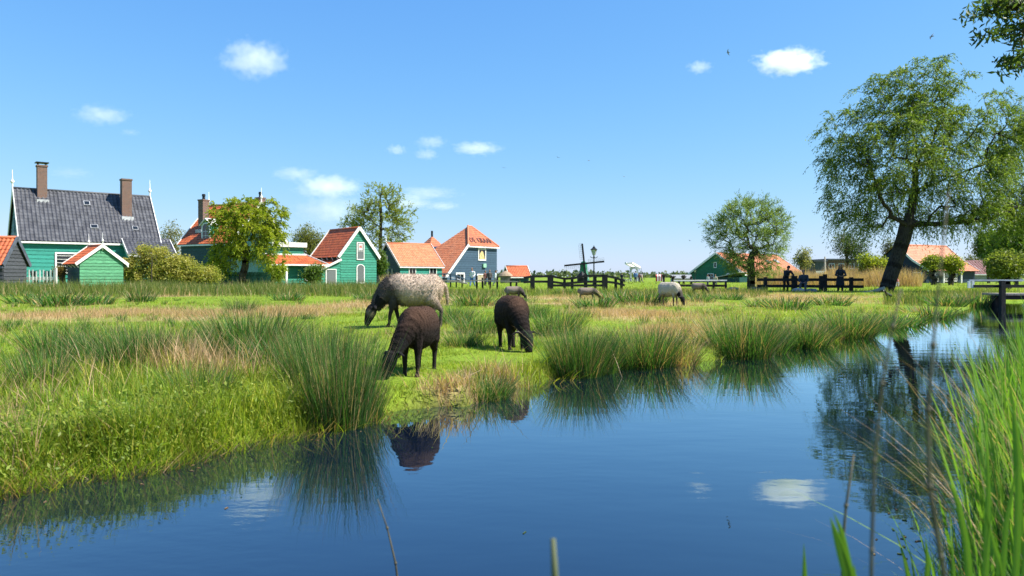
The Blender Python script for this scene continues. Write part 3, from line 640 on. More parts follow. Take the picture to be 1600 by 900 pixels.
# ------------------------------------------------ trees
def grow(trunk, targets, step, r_tip, r_base, k=5, expo=.48, up=.25, seed=0, limbs=()):
    """trunk: list of points; branches are grown greedily to the target points; returns a tube mesh (MB)"""
    rg = np.random.default_rng(seed)
    pos = []; par = []
    for i, p in enumerate(trunk):
        p = np.array(p, float)
        if i == 0: pos.append(p); par.append(-1); continue
        q = pos[-1]; n = max(1, int(np.linalg.norm(p-q)/step))
        for j in range(1, n+1): pos.append(q + (p-q)*j/n); par.append(len(pos)-2)
    n_tr = len(pos); top = pos[-1]
    for lb in limbs:
        A = np.array(pos); last = int(np.argmin(np.linalg.norm(A-np.array(lb[0]), axis=1)))
        for p in lb:
            p = np.array(p, float); s = pos[last]; dd = np.linalg.norm(p-s); n = max(1, int(dd/step))
            for j in range(1, n+1): pos.append(s + (p-s)*j/n + rg.normal(0, .05, 3)); par.append(last); last = len(pos)-1
    T = np.array(targets, float); T = T[np.argsort(np.linalg.norm(T-top, axis=1))]
    first = int(n_tr*.55)
    for tpt in T:
        A = np.array(pos[first:]); d = np.linalg.norm(A-tpt, axis=1)
        d = d + .35*np.maximum(0, A[:, 2]-tpt[2])            # rather climb than drop
        j = first + int(np.argmin(d)); s = pos[j]; dd = np.linalg.norm(tpt-s)
        if dd < .02: continue
        dirp = s - pos[par[j]] if par[j] >= 0 else np.array([0, 0, 1.]); dirp = dirp/(np.linalg.norm(dirp)+1e-9)
        c = s + dirp*dd*.35 + np.array([0, 0, up*dd*.3]); n = max(2, int(dd/step)); last = j
        for i in range(1, n+1):
            u = i/n; q = s*(1-u)**2 + 2*c*u*(1-u) + tpt*u*u + (rg.normal(0, .03*dd, 3) if i < n else 0)
            pos.append(q); par.append(last); last = len(pos)-1
    N_ = len(pos); cnt = np.zeros(N_); has = np.zeros(N_, bool)
    for i in range(N_):
        if par[i] >= 0: has[par[i]] = True
    for i in range(N_-1, -1, -1):
        if not has[i]: cnt[i] += 1
        if par[i] >= 0: cnt[par[i]] += cnt[i]
    rad = r_tip*cnt**expo; sc = r_base/rad[0]
    w_ = np.clip((rad-r_tip)/(rad[0]-r_tip+1e-9), 0, 1); rad = rad*(1 + (sc-1)*w_)
    P_ = np.array(pos); kids = [i for i in range(N_) if par[i] >= 0]
    a = P_[[par[i] for i in kids]]; b = P_[kids]; ra = np.minimum(rad[[par[i] for i in kids]], rad[kids]*1.6+.0); rb = rad[kids]
    d = b-a; ln = np.linalg.norm(d, axis=1, keepdims=True)+1e-9; d = d/ln
    ref = np.where(np.abs(d[:, 2:3]) > .9, np.array([[1., 0, 0]]), np.array([[0, 0, 1.]]))
    e1 = np.cross(d, ref); e1 /= np.linalg.norm(e1, axis=1, keepdims=True); e2 = np.cross(d, e1)
    th = np.arange(k)*2*math.pi/k
    ring = e1[:, None]*np.cos(th)[None, :, None] + e2[:, None]*np.sin(th)[None, :, None]
    a = a - d*rb[:, None]*.4; b = b + d*rb[:, None]*.3
    V = np.concatenate([a[:, None]+ring*ra[:, None, None], b[:, None]+ring*rb[:, None, None]], 1).reshape(-1, 3)
    o = (np.arange(len(kids))*2*k)[:, None, None]; j = np.arange(k); q = np.stack([j, (j+1) % k, k+(j+1) % k, k+j], -1)[None]
    return V, (q+o).reshape(-1, 4)
def leaves(centres, per, spread, size, aspect, cols, droop=.0, seed=0, cvar=.25, flat=.0):
    rg = np.random.default_rng(seed); C = np.repeat(np.array(centres, float), per, 0); n = len(C)
    sp = np.array(spread if hasattr(spread, '__len__') else (spread,)*3)
    p = C + rg.normal(0, 1, (n, 3))*sp
    d = rg.normal(0, 1, (n, 3)); d[:, 2] -= droop; d /= np.linalg.norm(d, axis=1, keepdims=True)
    s = rg.normal(0, 1, (n, 3)); s -= d*np.sum(s*d, 1, keepdims=True); s /= np.linalg.norm(s, axis=1, keepdims=True)
    nn_ = np.cross(d, s)
    L_ = size*rg.uniform(.6, 1.35, (n, 1)); W_ = L_*aspect
    bend = nn_*L_*.12
    V = np.stack([p - d*L_*.5, p + s*W_*.5 + bend, p + d*L_*.5, p - s*W_*.5 + bend], 1).reshape(-1, 3)
    Fc = (np.arange(n)*4)[:, None] + np.array([[0, 1, 2, 3]])
    cols = np.array(cols, float); cl = rg.uniform(0, 1, len(centres)); cl = np.repeat(cl, per); mixv = np.clip(cl*.7 + rg.uniform(0, .45, n), 0, 1)[:, None]
    c = cols[0]*(1-mixv) + cols[1]*mixv; c = c*rg.uniform(1-cvar, 1+cvar, (n, 1))
    return V, Fc, np.repeat(c, 4, 0)
def strands(centres, mid, ns, ln, nl, size, aspect, cols, droop=.5, out=.6, up=0., seed=0, cvar=.2):
    """sprays: from every twig end several shoots set with leaves, bending over under their own weight"""
    rg = np.random.default_rng(seed); C = np.repeat(np.array(centres, float), ns, 0); m = len(C)
    o = C-np.array(mid); o /= np.linalg.norm(o, axis=1, keepdims=True)+1e-9
    d0 = o*out + rg.normal(0, .55, (m, 3)) + np.array([0, 0, up]); d0 /= np.linalg.norm(d0, axis=1, keepdims=True)
    L_ = ln*rg.uniform(.45, 1.25, (m, 1, 1)); t = np.linspace(.08, 1, nl)[None, :, None] + rg.uniform(-.04, .04, (m, nl, 1))
    g = np.array([0, 0, -droop])[None, None]; p = (C[:, None] + d0[:, None]*L_*t + g*L_*t*t).reshape(-1, 3)
    tg = (d0[:, None] + 2*g*t).reshape(-1, 3); tg /= np.linalg.norm(tg, axis=1, keepdims=True)
    n = len(p); d = tg + rg.normal(0, .45, (n, 3)); d /= np.linalg.norm(d, axis=1, keepdims=True)
    s = rg.normal(0, 1, (n, 3)); s -= d*np.sum(s*d, 1, keepdims=True); s /= np.linalg.norm(s, axis=1, keepdims=True); nn_ = np.cross(d, s)
    S_ = size*rg.uniform(.6, 1.3, (n, 1)); W_ = S_*aspect
    V = np.stack([p, p + d*S_*.45 + s*W_*.5 + nn_*S_*.1, p + d*S_, p + d*S_*.45 - s*W_*.5 + nn_*S_*.1], 1).reshape(-1, 3)
    cl = np.repeat(np.repeat(rg.uniform(0, 1, len(centres)), ns), nl); sh = np.repeat(rg.uniform(0, 1, m), nl)
    mixv = np.clip(cl*.55 + sh*.3 + rg.uniform(0, .25, n), 0, 1)[:, None]; cols = np.array(cols, float); c = (cols[0]*(1-mixv) + cols[1]*mixv)*rg.uniform(1-cvar, 1+cvar, (n, 1))
    return V, (np.arange(n)*4)[:, None] + np.array([[0, 1, 2, 3]]), np.repeat(c, 4, 0)
def blob_pts(lobes, n, seed=0, shell=.55):
    """points inside ellipsoid lobes (centre, radii, weight), thicker towards the outside"""
    rg = np.random.default_rng(seed); out = []
    vol = np.array([l[1][0]*l[1][1]*l[1][2] for l in lobes]); vol = vol**.8; vol /= vol.sum()
    for l, v in zip(lobes, vol):
        m = max(1, int(round(n*v))); d = rg.normal(0, 1, (m, 3)); d /= np.linalg.norm(d, axis=1, keepdims=True)
        r = rg.uniform(shell**3, 1, (m, 1))**(1/3.)
        out.append(np.array(l[0]) + d*r*np.array(l[1]))
    return np.concatenate(out)
BARK = M('tree_bark', (.075, .06, .045), .95, .3, 8, (2, 2, .6), bump=.8, bscale=18)
BARKD = M('dark_tree_bark', (.045, .037, .03), .95, .3, 8, (2, 2, .6), bump=.8, bscale=18)
LEAF = leafmat('tree_leaf', trans=.5)
def tree(name, label, cat, bx, d, z0, trunk, lobes, n, per, spread, size, aspect, cols, r_tip=.012, r_base=.3, step=.35, droop=0, seed=1, bark=None, shell=.5, group=None, twig=True, expo=.48, up=.25, spray=None):
    """trunk and lobes are given relative to the foot"""
    root = thing(name, label, cat, (X(bx, d), d, z0), 0, group)
    pts = blob_pts(lobes, n, seed, shell)
    pts = pts[pts[:, 2] > .1]
    V, Fq = grow(trunk, pts, step, r_tip, r_base, 5 if len(pts) > 60 else 6, seed=seed, expo=expo, up=up)
    link('trunk', np_mesh('trunk', V, [Fq]), bark or BARK, root, True)
    if spray: V, Fq, c = strands(pts, np.mean(pts, 0), spray[0], spray[1], spray[2], size, aspect, cols, spray[3], spray[4], spray[5], seed)
    else: V, Fq, c = leaves(pts, per, spread, size, aspect, cols, droop, seed)
    link('crown', np_mesh('crown', V, [Fq], c), LEAF, root)
    return root
def PXL(lobes, bx, by, d, depth=.75):
    """lobes in photo pixels (cx, cy, rx, ry[, back offset as a share of rx]) -> metres about the foot"""
    k = d/F; out = []
    for l in lobes:
        cx, cy, rx, ry = l[:4]; off = l[4] if len(l) > 4 else 0
        out.append((((cx-bx)*k, off*rx*k, (by-cy)*k), (rx*k, rx*k*depth, ry*k)))
    return out
YG = [(.11, .19, .02), (.20, .25, .03)]; MG = [(.06, .125, .025), (.13, .20, .035)]; DG = [(.028, .068, .020), (.075, .135, .03)]; GG = [(.075, .125, .05), (.14, .185, .075)]
BY = [(.18, .25, .03), (.32, .35, .045)]; BARE = [(.20, .20, .08), (.28, .27, .11)]

# big leaning tree on the far bank
d = 42.; k = d/F; zb = .1; by = HY + (CZ-zb)/d*F
def R2(px, py, off=0): return ((px-1386)*k, off, (by-py)*k)
lob = PXL([(1335, 220, 55, 62, .1), (1325, 290, 48, 55, -.3), (1400, 160, 60, 55, .2), (1455, 130, 55, 42), (1400, 240, 75, 70, -.5), (1475, 200, 70, 65, .4), (1545, 200, 70, 55, -.2), (1600, 260, 60, 75, .3), (1500, 290, 70, 60, -.5), (1420, 310, 60, 45, .5), (1575, 330, 55, 35, .1), (1345, 340, 42, 35, .2), (1465, 350, 42, 22, -.3), (1535, 335, 42, 30, -.4), (1640, 310, 50, 60)], 1386, by, d)
tr = [R2(1382, 462), R2(1392, 430), R2(1404, 400, .1), R2(1414, 370, .1), R2(1419, 352, .15)]
big = thing('leaning_tree', 'large leaning willow tree on the far bank at right', 'tree', (X(1386, d), d, zb))
pts = blob_pts(lob, 1150, 5, .30)
limbs = [[R2(1412, 352), R2(1390, 338, -.3), R2(1368, 310, -.6), R2(1350, 265, -.7), R2(1338, 225, -.5)], [R2(1422, 350), R2(1445, 352, -.5), R2(1480, 350, -.8), R2(1520, 343, -1), R2(1570, 328, -.8), R2(1612, 318, 0)],
         [R2(1422, 335), R2(1432, 300, .2), R2(1436, 250, .3), R2(1428, 200, .1), R2(1420, 160, .1)], [R2(1434, 300, .2), R2(1468, 285, .7), R2(1510, 268, 1), R2(1560, 252, 1), R2(1600, 240, .8)], [R2(1436, 255, .3), R2(1462, 215, .2), R2(1480, 165, .1)]]
V, Fq = grow(tr, pts, .4, .010, .39, 6, seed=3, expo=.47, limbs=limbs)
link('trunk', np_mesh('trunk', V, [Fq]), BARKD, big, True)
V, Fq, c = strands(pts, np.mean(pts, 0), 8, .85, 12, .17, .26, [(.06, .12, .022), (.20, .265, .04)], .75, .5, .15, 4)
link('crown', np_mesh('crown', V, [Fq], c), LEAF, big)
MB().tube([R2(1340, 458, .2), R2(1362, 456, 0), R2(1380, 450, -.2)], [.05, .09, .12], 7).build('root', M('pale_root', (.4, .36, .3), .9), big, True)

# bright round tree in front of the dormer house
d = 62.; by = HY + .88/d*F
tree('round_tree', 'bright yellow-green bushy tree in front of the dormer house', 'tree', 379, d, .12,
     [(0, 0, 0), (-.05, 0, .9), (.15, .1, 1.7), (.2, .1, 2.6), (.1, 0, 4)],
     PXL([(360, 365, 32, 42), (395, 365, 38, 45, -.3), (378, 340, 40, 32, .2), (418, 350, 26, 36), (355, 400, 28, 22), (425, 390, 26, 34, -.2), (436, 345, 12, 28), (345, 335, 18, 18), (418, 318, 9, 14), (400, 325, 20, 12), (432, 415, 12, 18), (350, 412, 22, 14)], 379, by, d, .9),
     430, 90, .24, .17, .42, [(.16, .25, .02), (.37, .39, .035)], r_base=.32, seed=11, droop=.4, spray=(10, .55, 10, .45, .5, .25))
# tall airy tree behind the green gabled house
d = 92.; by = HY + .88/d*F
tree('airy_tree', 'tall sparse young-leaved tree behind the green gabled house', 'tree', 594, d, .12,
     [(0, 0, 0), (.05, 0, 2.5), (.0, 0, 5), (.1, 0, 8), (0, 0, 11)],
     PXL([(595, 315, 30, 24), (566, 338, 28, 22), (622, 335, 24, 26), (592, 345, 40, 28, .2), (552, 352, 20, 12), (632, 360, 14, 18), (600, 375, 34, 16), (578, 300, 10, 8), (612, 300, 14, 10)], 594, by, d, .9),
     460, 26, .32, .22, .5, [(.16, .23, .04), (.29, .32, .06)], r_tip=.016, r_base=.22, seed=12, shell=.3, spray=(4, .75, 7, .1, .6, .3))
# trees behind the houses
def simple(name, label, px, d, top, wpx, cols, n=110, per=40, size=.3, seed=1, base_py=None, r_base=.2, spread=.4, cat='tree', group=None, bot=None, shell=.4, aspect=.45, dens=1, trunk_h=.35):
    by = HY + .88/d*F; k = d/F; H = by-top
    b = bot if bot is not None else by - H*.22; cy = (top+b)/2; ry = (b-top)/2; rx = wpx/2
    r_ = random.Random(seed); lobes = []
    for i in range(6):
        a = r_.uniform(0, 6.28); lobes.append((px+math.cos(a)*rx*.42, cy+math.sin(a)*ry*.42, rx*r_.uniform(.45, .6), ry*r_.uniform(.45, .6), r_.uniform(-.4, .4)))
    lobes.append((px, cy-ry*.35, rx*.5, ry*.6)); hh = H*k
    return tree(name, label, cat, px, d, .12, [(0, 0, 0), (r_.uniform(-.1, .1), 0, hh*.2), (r_.uniform(-.2, .2), 0, hh*trunk_h), (0, 0, hh*.75)], PXL(lobes, px, by, d, .9), n, per, spread, size, aspect, cols, r_base=r_base, seed=seed, shell=shell, group=group)
simple('bare_tree', 'thin yellowish tree between the slate roof and the dormer house', 267, 105, 343, 46, BARE, 150, 22, .26, 21, spread=.4)
simple('bare_tree', 'yellow-green thin tree behind the porch house cornice', 482, 110, 349, 62, [(.13, .15, .04), (.20, .21, .05)], 190, 30, .28, 22, spread=.4)
simple('ivy_tree', 'dark green ivy-clad bush against the right side of the green gabled house', 595, 80, 392, 16, MG, 60, 60, .22, 23, spread=.2, bot=437, cat='bush')
simple('leafy_bush', 'bright green bush hanging over the left end of the teal house roof', 622, 90, 375, 16, YG, 30, 50, .25, 24, spread=.25, bot=408, cat='bush')
simple('garden_bush', 'low dark bush beside the lean-to of the green gabled house', 490, 71, 416, 36, MG, 60, 50, .2, 25, spread=.25, bot=441, cat='bush')
simple('garden_bush', 'small green bush at the foot of the white porch post', 424, 66, 420, 30, YG, 40, 50, .2, 26, spread=.22, bot=440, cat='bush')
# wide flowering shrub in front of the slate house bay
d = 56.
tree('flowering_shrub', 'wide yellow-flowered shrub in front of the slate house bay', 'shrub', 268, d, .12, [(0, 0, 0), (0, 0, .3), (.1, 0, .5)],
     PXL([(215, 418, 22, 22), (245, 412, 26, 26), (276, 420, 28, 20), (306, 427, 26, 14), (335, 430, 16, 10), (222, 396, 12, 14), (280, 406, 12, 9), (262, 426, 34, 20), (203, 428, 14, 16), (300, 434, 34, 14), (240, 436, 34, 12)], 268, HY+.88/d*F, d, .6),
     520, 70, .17, .14, .5, [(.18, .24, .03), (.50, .44, .12)], r_tip=.006, r_base=.06, seed=31, shell=.1)
tree('sapling', 'thin leafless sapling standing in the flowering shrub', 'tree', 237, 54.5, .12, [(0, 0, 0), (0, 0, 1.2), (.03, 0, 2.6)], [((0, 0, 2.3), (.35, .3, .6))], 14, 4, .1, .08, .5, BARE, r_tip=.01, r_base=.035, seed=32)
simple('flower_bush', 'small orange-brown bush between the white fence and the green shed', 97, 53, 417, 22, [(.14, .12, .03), (.24, .16, .05)], 30, 50, .12, 33, spread=.14, bot=436, cat='bush')
# pollard willow mid-right
d = 52.; by = HY + .9/d*F
tree('pollard_willow', 'rounded pollard willow in front of the green barn', 'tree', 1174, d, .1, [(0, 0, 0), (.02, 0, 1.0), (.0, 0, 1.9), (.05, 0, 2.2)],
     PXL([(1170, 350, 52, 38), (1140, 370, 34, 34), (1205, 365, 30, 40), (1170, 405, 34, 26), (1155, 330, 20, 24), (1195, 330, 22, 22), (1122, 360, 18, 22), (1150, 405, 26, 24), (1195, 405, 26, 28), (1222, 350, 12, 20), (1165, 318, 8, 14)], 1174, by, d, .9),
     520, 42, (.20, .20, .26), .14, .24, [(.10, .18, .055), (.26, .33, .10)], r_tip=.010, r_base=.30, seed=41, shell=.2, up=.5, spray=(8, .58, 9, .12, .8, .5))
# right background greenery
simple('bright_bush', 'bright yellow-green bush left of the leaning trunk, over the tan reeds', 1362, 70, 397, 42, BY, 90, 60, .22, 51, spread=.25, bot=432, cat='bush')
simple('thin_tree', 'thin dark leafless tree above the brown flat-roofed building', 1322, 100, 360, 64, [(.06, .085, .04), (.10, .13, .06)], 170, 24, .25, 52, spread=.45, bot=428)
simple('pollard_bush', 'low bright pollard left of a matching one before the dark blue barn', 1459, 76, 401, 36, BY, 80, 60, .2, 53, spread=.22, bot=425, r_base=.28, shell=.3)
simple('pollard_bush', 'low bright pollard at the white posts of the dark blue barn', 1486, 76, 399, 34, BY, 80, 60, .2, 54, spread=.22, bot=426, r_base=.28, shell=.3)
simple('round_pollard', 'broad bright pollard willow behind the white-railed footbridge', 1572, 52, 397, 66, [(.13, .19, .03), (.24, .27, .06)], 200, 60, .19, 55, spread=.22, bot=434, r_base=.35)
simple('green_tree', 'tall soft green tree behind the broad pollard at the right edge', 1588, 72, 342, 96, MG, 300, 60, .26, 56, spread=.35, bot=432)
simple('dark_conifer', 'dark round tree beside the tall soft tree at the right edge', 1545, 95, 358, 46, MG, 120, 60, .3, 57, spread=.4, bot=430)
simple('far_tree', 'small pale tree peeping over the green barn roof end', 1252, 150, 388, 26, BARE, 60, 30, .4, 58, spread=.5)
simple('far_tree', 'thin tree between the brown building and the leaning trunk', 1388, 110, 372, 34, [(.07, .09, .04), (.10, .12, .06)], 90, 24, .25, 59, spread=.4)
for i, (px, top, wd) in enumerate([(1518, 398, 26), (1535, 404, 24), (1420, 408, 20)]): simple('hedge_tree', ['olive tree above the left end of the maroon roof', 'olive tree in the middle of the maroon roof', 'olive tree behind the foot of the leaning trunk'][i], px, 140, top, wd, [(.10, .11, .04), (.14, .14, .05)], 50, 40, .4, 60+i, spread=.5, bot=436)
# far row of knob-headed pollards behind the pale sheep
for i, (px, top, lab) in enumerate([(1037, 430, 'dark knob-headed pollard just behind the red-striped awning'), (1051, 432, 'dark knob-headed pollard second from the striped awning'), (1068, 431.5, 'flat-headed dark pollard nearest the far lamp post'), (1080, 433, 'smallest knob-headed pollard beside the far lamp post')]):
    d = 85.; h_ = (HY+.88/d*F-top)*d/F; w_ = [.34, .42, .36, .16][i]
    r = thing('knob_pollard', lab, 'tree', (X(px, d), d, .12), 0, 'bare pollards beyond the meadow')
    MB().tube([(0, 0, 0), (.03, 0, h_*.5), (0, 0, h_*.8)], [.14, .11, .16], 8).build('trunk', BARKD, r, True)
    V, Fq = grow([(0, 0, h_*.6), (0, 0, h_*.75), (0, 0, h_*.85)], blob_pts([((0, 0, h_*.95), (w_, w_, .16))], 90, 70+i, .3), .15, .03, .14, 5, seed=i)
    link('crown', np_mesh('crown', V, [Fq]), BARKD, r, True)
# overhanging tree: its foot stands on the near bank out of the frame, its twigs hang into the corner
root = thing('overhanging_tree', 'leafy branch of a near tree hanging into the top right corner', 'tree', (4.3, 5.2, .1))
d0 = 5.0
def tw(px, py, d): q = P(px, py, d); return np.array([q.x-4.3, q.y-5.2, q.z-.1])
twp = []
for (x0, y0, x1, y1, n) in ((1640, -20, 1512, 22, 16), (1630, 10, 1545, 18, 10), (1620, 30, 1532, 55, 12), (1610, 55, 1585, 60, 5), (1640, 60, 1566, 98, 12), (1640, 75, 1578, 108, 8), (1650, -10, 1560, 2, 12), (1640, 0, 1600, 40, 12), (1640, -30, 1540, -5, 14)):
    for i in range(n):
        u = (i+1)/n; twp.append(tw(x0+(x1-x0)*u, y0+(y1-y0)*u + 6*math.sin(3*u), d0 + .25*math.sin(7*u+x0)))
twp = np.array(twp)
V, Fq = grow([(0, 0, 0), (.05, 0, 1.2), (-.1, -.1, 2.4), (-.3, -.15, 2.9), tw(1665, 0, d0)], twp, .08, .0016, .13, 5, seed=9, expo=.42, up=0)
link('trunk', np_mesh('trunk', V, [Fq]), BARK, root, True)
V, Fq, c = leaves(twp, 15, (.035, .06, .028), .062, .28, [(.035, .075, .02), (.09, .13, .03)], .5, 10)
link('crown', np_mesh('crown', V, [Fq], c), LEAF, root)

rg = np.random.default_rng(90); fx = rg.uniform(-420, 520, 900); fy = rg.uniform(520, 640, 900); fh = np.abs(fnoise(fx, fy*0, 60, 1))*4 + rg.uniform(.5, 2.5, 900)
cpt = np.stack([fx, fy, fh*.6], 1)
V, Fq, c = leaves(cpt, 14, (4., 3., 1.2), 2.6, .8, [(.07, .10, .05), (.12, .15, .08)], 0, 91)
V[:, 2] = np.maximum(V[:, 2], .05)
tag(link('far_treeline', np_mesh('far_treeline', V, [Fq], c), LEAF), kind='stuff')
# ------------------------------------------------ bodies: tubes and lofts fused into one continuous surface
def fuse(mb, voxel, smooth=3, sfac=.5):
    me = mb.mesh('fused'); o = bpy.data.objects.new('fuse_source', me); COL.objects.link(o)
    m = o.modifiers.new('r', 'REMESH'); m.mode = 'VOXEL'; m.voxel_size = voxel; m.use_smooth_shade = True
    if smooth: q = o.modifiers.new('s', 'SMOOTH'); q.factor = sfac; q.iterations = smooth
    dg = bpy.context.evaluated_depsgraph_get(); dg.update(); out = bpy.data.meshes.new_from_object(o.evaluated_get(dg))
    bpy.data.objects.remove(o); bpy.data.meshes.remove(me)
    out.polygons.foreach_set('use_smooth', [True]*len(out.polygons)); return out
def mesh_np(me):
    n = len(me.vertices); v = np.empty(n*3, np.float32); me.vertices.foreach_get('co', v); nn = np.empty(n*3, np.float32); me.vertices.foreach_get('normal', nn); return v.reshape(-1, 3), nn.reshape(-1, 3)
def set_col(me, c):
    a = me.attributes.get('col') or me.attributes.new('col', 'FLOAT_COLOR', 'POINT'); d_ = np.ones((len(c), 4), np.float32); d_[:, :3] = c; a.data.foreach_set('color', d_.ravel())
def woolmat(name, rough=.95):
    if name in _mc: return _mc[name]
    m, t, b = newmat(name); N = t.nodes.new; L = t.links.new
    at = N('ShaderNodeAttribute'); at.attribute_name = 'col'; tc = N('ShaderNodeTexCoord')
    n = N('ShaderNodeTexNoise'); n.inputs['Scale'].default_value = 45; n.inputs['Detail'].default_value = 6; L(tc.outputs['Object'], n.inputs['Vector'])
    mr = N('ShaderNodeMapRange'); mr.inputs['From Min'].default_value = .3; mr.inputs['From Max'].default_value = .7; mr.inputs['To Min'].default_value = .78; mr.inputs['To Max'].default_value = 1.18; L(n.outputs['Fac'], mr.inputs['Value'])
    mu = N('ShaderNodeMix'); mu.data_type = 'RGBA'; mu.blend_type = 'MULTIPLY'; mu.inputs['Factor'].default_value = 1; L(at.outputs['Color'], mu.inputs['A']); L(mr.outputs[0], mu.inputs['B'])
    L(mu.outputs['Result'], b.inputs['Base Color']); b.inputs['Roughness'].default_value = rough; b.inputs['Specular IOR Level'].default_value = .15
    
    bp = N('ShaderNodeBump'); bp.inputs['Strength'].default_value = .7; bp.inputs['Distance'].default_value = .012; L(n.outputs['Fac'], bp.inputs['Height']); L(bp.outputs[0], b.inputs['Normal'])
    _mc[name] = m; return m
WOOL = woolmat('wool'); FUR = leafmat('wool_lock', trans=.15, gloss=.1, rough=.8, tint=(1, 1, 1)); EYE = M('sheep_eye', (.02, .015, .01), .1, 0, rnd=0)
def tuft(v, n, c, count, ln, seed, mask=None, down=.6, wd=.12):
    """short wool locks standing off the fleece"""
    rg = np.random.default_rng(seed); idx = np.arange(len(v)) if mask is None else np.where(mask)[0]
    i = rg.choice(idx, count); p = v[i]; d = n[i] + rg.normal(0, .45, (count, 3)); d[:, 2] -= down; d /= np.linalg.norm(d, axis=1, keepdims=True)
    s = np.cross(d, rg.normal(0, 1, (count, 3))); s /= np.linalg.norm(s, axis=1, keepdims=True); L_ = ln*rg.uniform(.5, 1.3, (count, 1)); p = p - n[i]*L_*.25
    V = np.stack([p-s*L_*wd, p+s*L_*wd, p+d*L_], 1).reshape(-1, 3); cc = np.repeat(c[i]*rg.uniform(.93, 1.07, (count, 1)), 3, 0)
    return np_mesh('fleece', V, [np.arange(count*3).reshape(-1, 3)], cc)
def sheep(label, loc, head, scale=1., slim=1., kind='cream', turn=0., group='sheep grazing on the meadow', fine=True, seed=1, tail_swing=0., leg_sw=0., headlow=0., name='sheep', tuft_n=9000):
    """faces +x in its own frame, grazing; heading = angle of +x in the ground plane"""
    root = thing(name, label, 'sheep' if name == 'sheep' else 'lamb', loc, head, group)
    lamb = name == 'lamb'; mb = MB(); r = Vector
    lg = 1.0 if not lamb else .96
    zc = .60*lg
    secs = [(-.57, zc+.03, .05, .06), (-.53, zc+.03, .15, .16), (-.42, zc+.02, .225, .235), (-.22, zc, .26, .255), (0, zc-.01, .27, .265), (.2, zc+.01, .25, .255), (.36, zc+.02, .205, .225), (.46, zc+.0, .14, .17), (.5, zc, .06, .08)]
    if lamb: secs = [(x*.90, z, ry*.92*slim, rz*1.02) for x, z, ry, rz in secs]
    else: secs = [(x, z, ry*slim, rz) for x, z, ry, rz in secs]
    mb.loft([((x, 0, z), (0, ry, 0), (0, 0, rz)) for x, z, ry, rz in secs], 18)
    ct, st = math.cos(turn), math.sin(turn)
    def hp(x, z, y=0): q = Vector((x-.38, y, z)); return Vector((.38+q.x*ct-q.y*st, q.x*st+q.y*ct, z))
    nl = .80 if lamb else 1
    neck = [hp(.32, zc+.05), hp(.47, zc-.05), hp(.58, zc-.18), hp(.655, zc-.29+headlow)]
    nr = [.215*(.74 if lamb else 1), .17*(.80 if lamb else 1), .125*(.86 if lamb else 1), .085]
    mb.tube(neck, nr, 14)
    hz = zc-.33+headlow
    hd = [(.65, hz+.085, .055, .048), (.685, hz+.05, .094, .088), (.722, hz-.03, .096, .100), (.755, hz-.11, .073, .080), (.78, hz-.175, .057, .062), (.79, hz-.215, .050, .050), (.793, hz-.235, .028, .028)]
    dirv = (hp(.79, hz-.215)-hp(.665, hz+.055)).normalized(); side = Vector((-st, ct, 0)); upv = side.cross(dirv)*-1
    mb.loft([(hp(x, z), side*a, upv*b) for x, z, a, b in hd], 12)
    for s in (-1, 1):                                            # ears
        b0 = hp(.67, hz+.055, s*.055); e1 = hp(.66, hz+.07, s*.14); e2 = hp(.66, hz+.04, s*.23)
        sd_ = Vector((0, 0, 1)).cross(e2-b0).normalized()
        mb.loft([(b0, sd_*.022, Vector((0, 0, .022))), (e1, sd_*.036, Vector((0, 0, .014))), (b0.lerp(e2, .8), sd_*.028, Vector((0, 0, .011))), (e2, sd_*.007, Vector((0, 0, .007)))], 8)
    lt = .92 if lamb else 1.0
    for s in (-1, 1):
        y = s*.115*(.82 if lamb else 1); sw = leg_sw*s
        mb.tube([(.30, y*.9, zc-.02), (.31+sw*.2, y, zc-.24), (.315+sw*.5, y, .26*lg), (.315+sw*.7, y, .20*lg), (.31+sw*.9, y, .07), (.32+sw, y, .035), (.335+sw, y, .0)], [.10*lt, .062*lt, .040, .036, .027, .032, .036], 10)
        y = s*.13*(.8 if lamb else 1); sw = -leg_sw*s
        mb.tube([(-.36, y*.75, zc-.0), (-.33+sw*.2, y, zc-.17), (-.40+sw*.5, y, .36*lg), (-.465+sw*.7, y, .27*lg), (-.445+sw*.8, y, .17*lg), (-.425+sw, y, .05), (-.41+sw, y, 0)], [.15*lt, .125*lt, .065, .042, .031, .030, .036], 10)
    tl = [(-.52, 0, zc+.13), (-.60, tail_swing*.3, zc+.06), (-.64, tail_swing*.8, zc-.08), (-.645, tail_swing, zc-.24)] if lamb or tail_swing else [(-.53, 0, zc+.1), (-.585, 0, zc+.02), (-.58, 0, zc-.12)]
    mb.tube(tl, [.05, .04, .032, .018] if len(tl) == 4 else [.06, .05, .03], 8)
    vox = (.0105 if fine else .022)
    me = fuse(mb, vox, 4 if fine else 3); v, n = mesh_np(me)
    # wool relief and colour
    hpos = hp(.735, hz-.07); hx = np.array(hpos); dh = np.linalg.norm(v-hx, axis=1); ph = np.array(hp(.68, hz+.03))
    headm = np.clip(1-(np.linalg.norm(v-hx, axis=1)-.13)/.06, 0, 1); earm = (np.abs((v-ph)@np.array(side)) > .085) & (np.linalg.norm(v-ph, axis=1) < .26) & (v[:, 2] > hz-.02)
    legm = np.clip(((zc-.27)-v[:, 2])/.08, 0, 1)*np.clip(1-(v[:, 0]-.42)/.06, 0, 1)*(1 if lamb else .9)
    headm = np.maximum(headm, earm*1.0); woolm = (1-headm)*(1-legm)
    # coordinate running from rump over the back and down the neck
    q = np.where(v[:, 0] < .36, v[:, 0], .36 + (v[:, 0]-.36)*.7 + (zc-v[:, 2])*.6*np.clip((v[:, 0]-.36)/.1, 0, 1))
    jitter = np.array([mnoise.noise(Vector(p*6)) for p in v]) if fine else np.zeros(len(v))
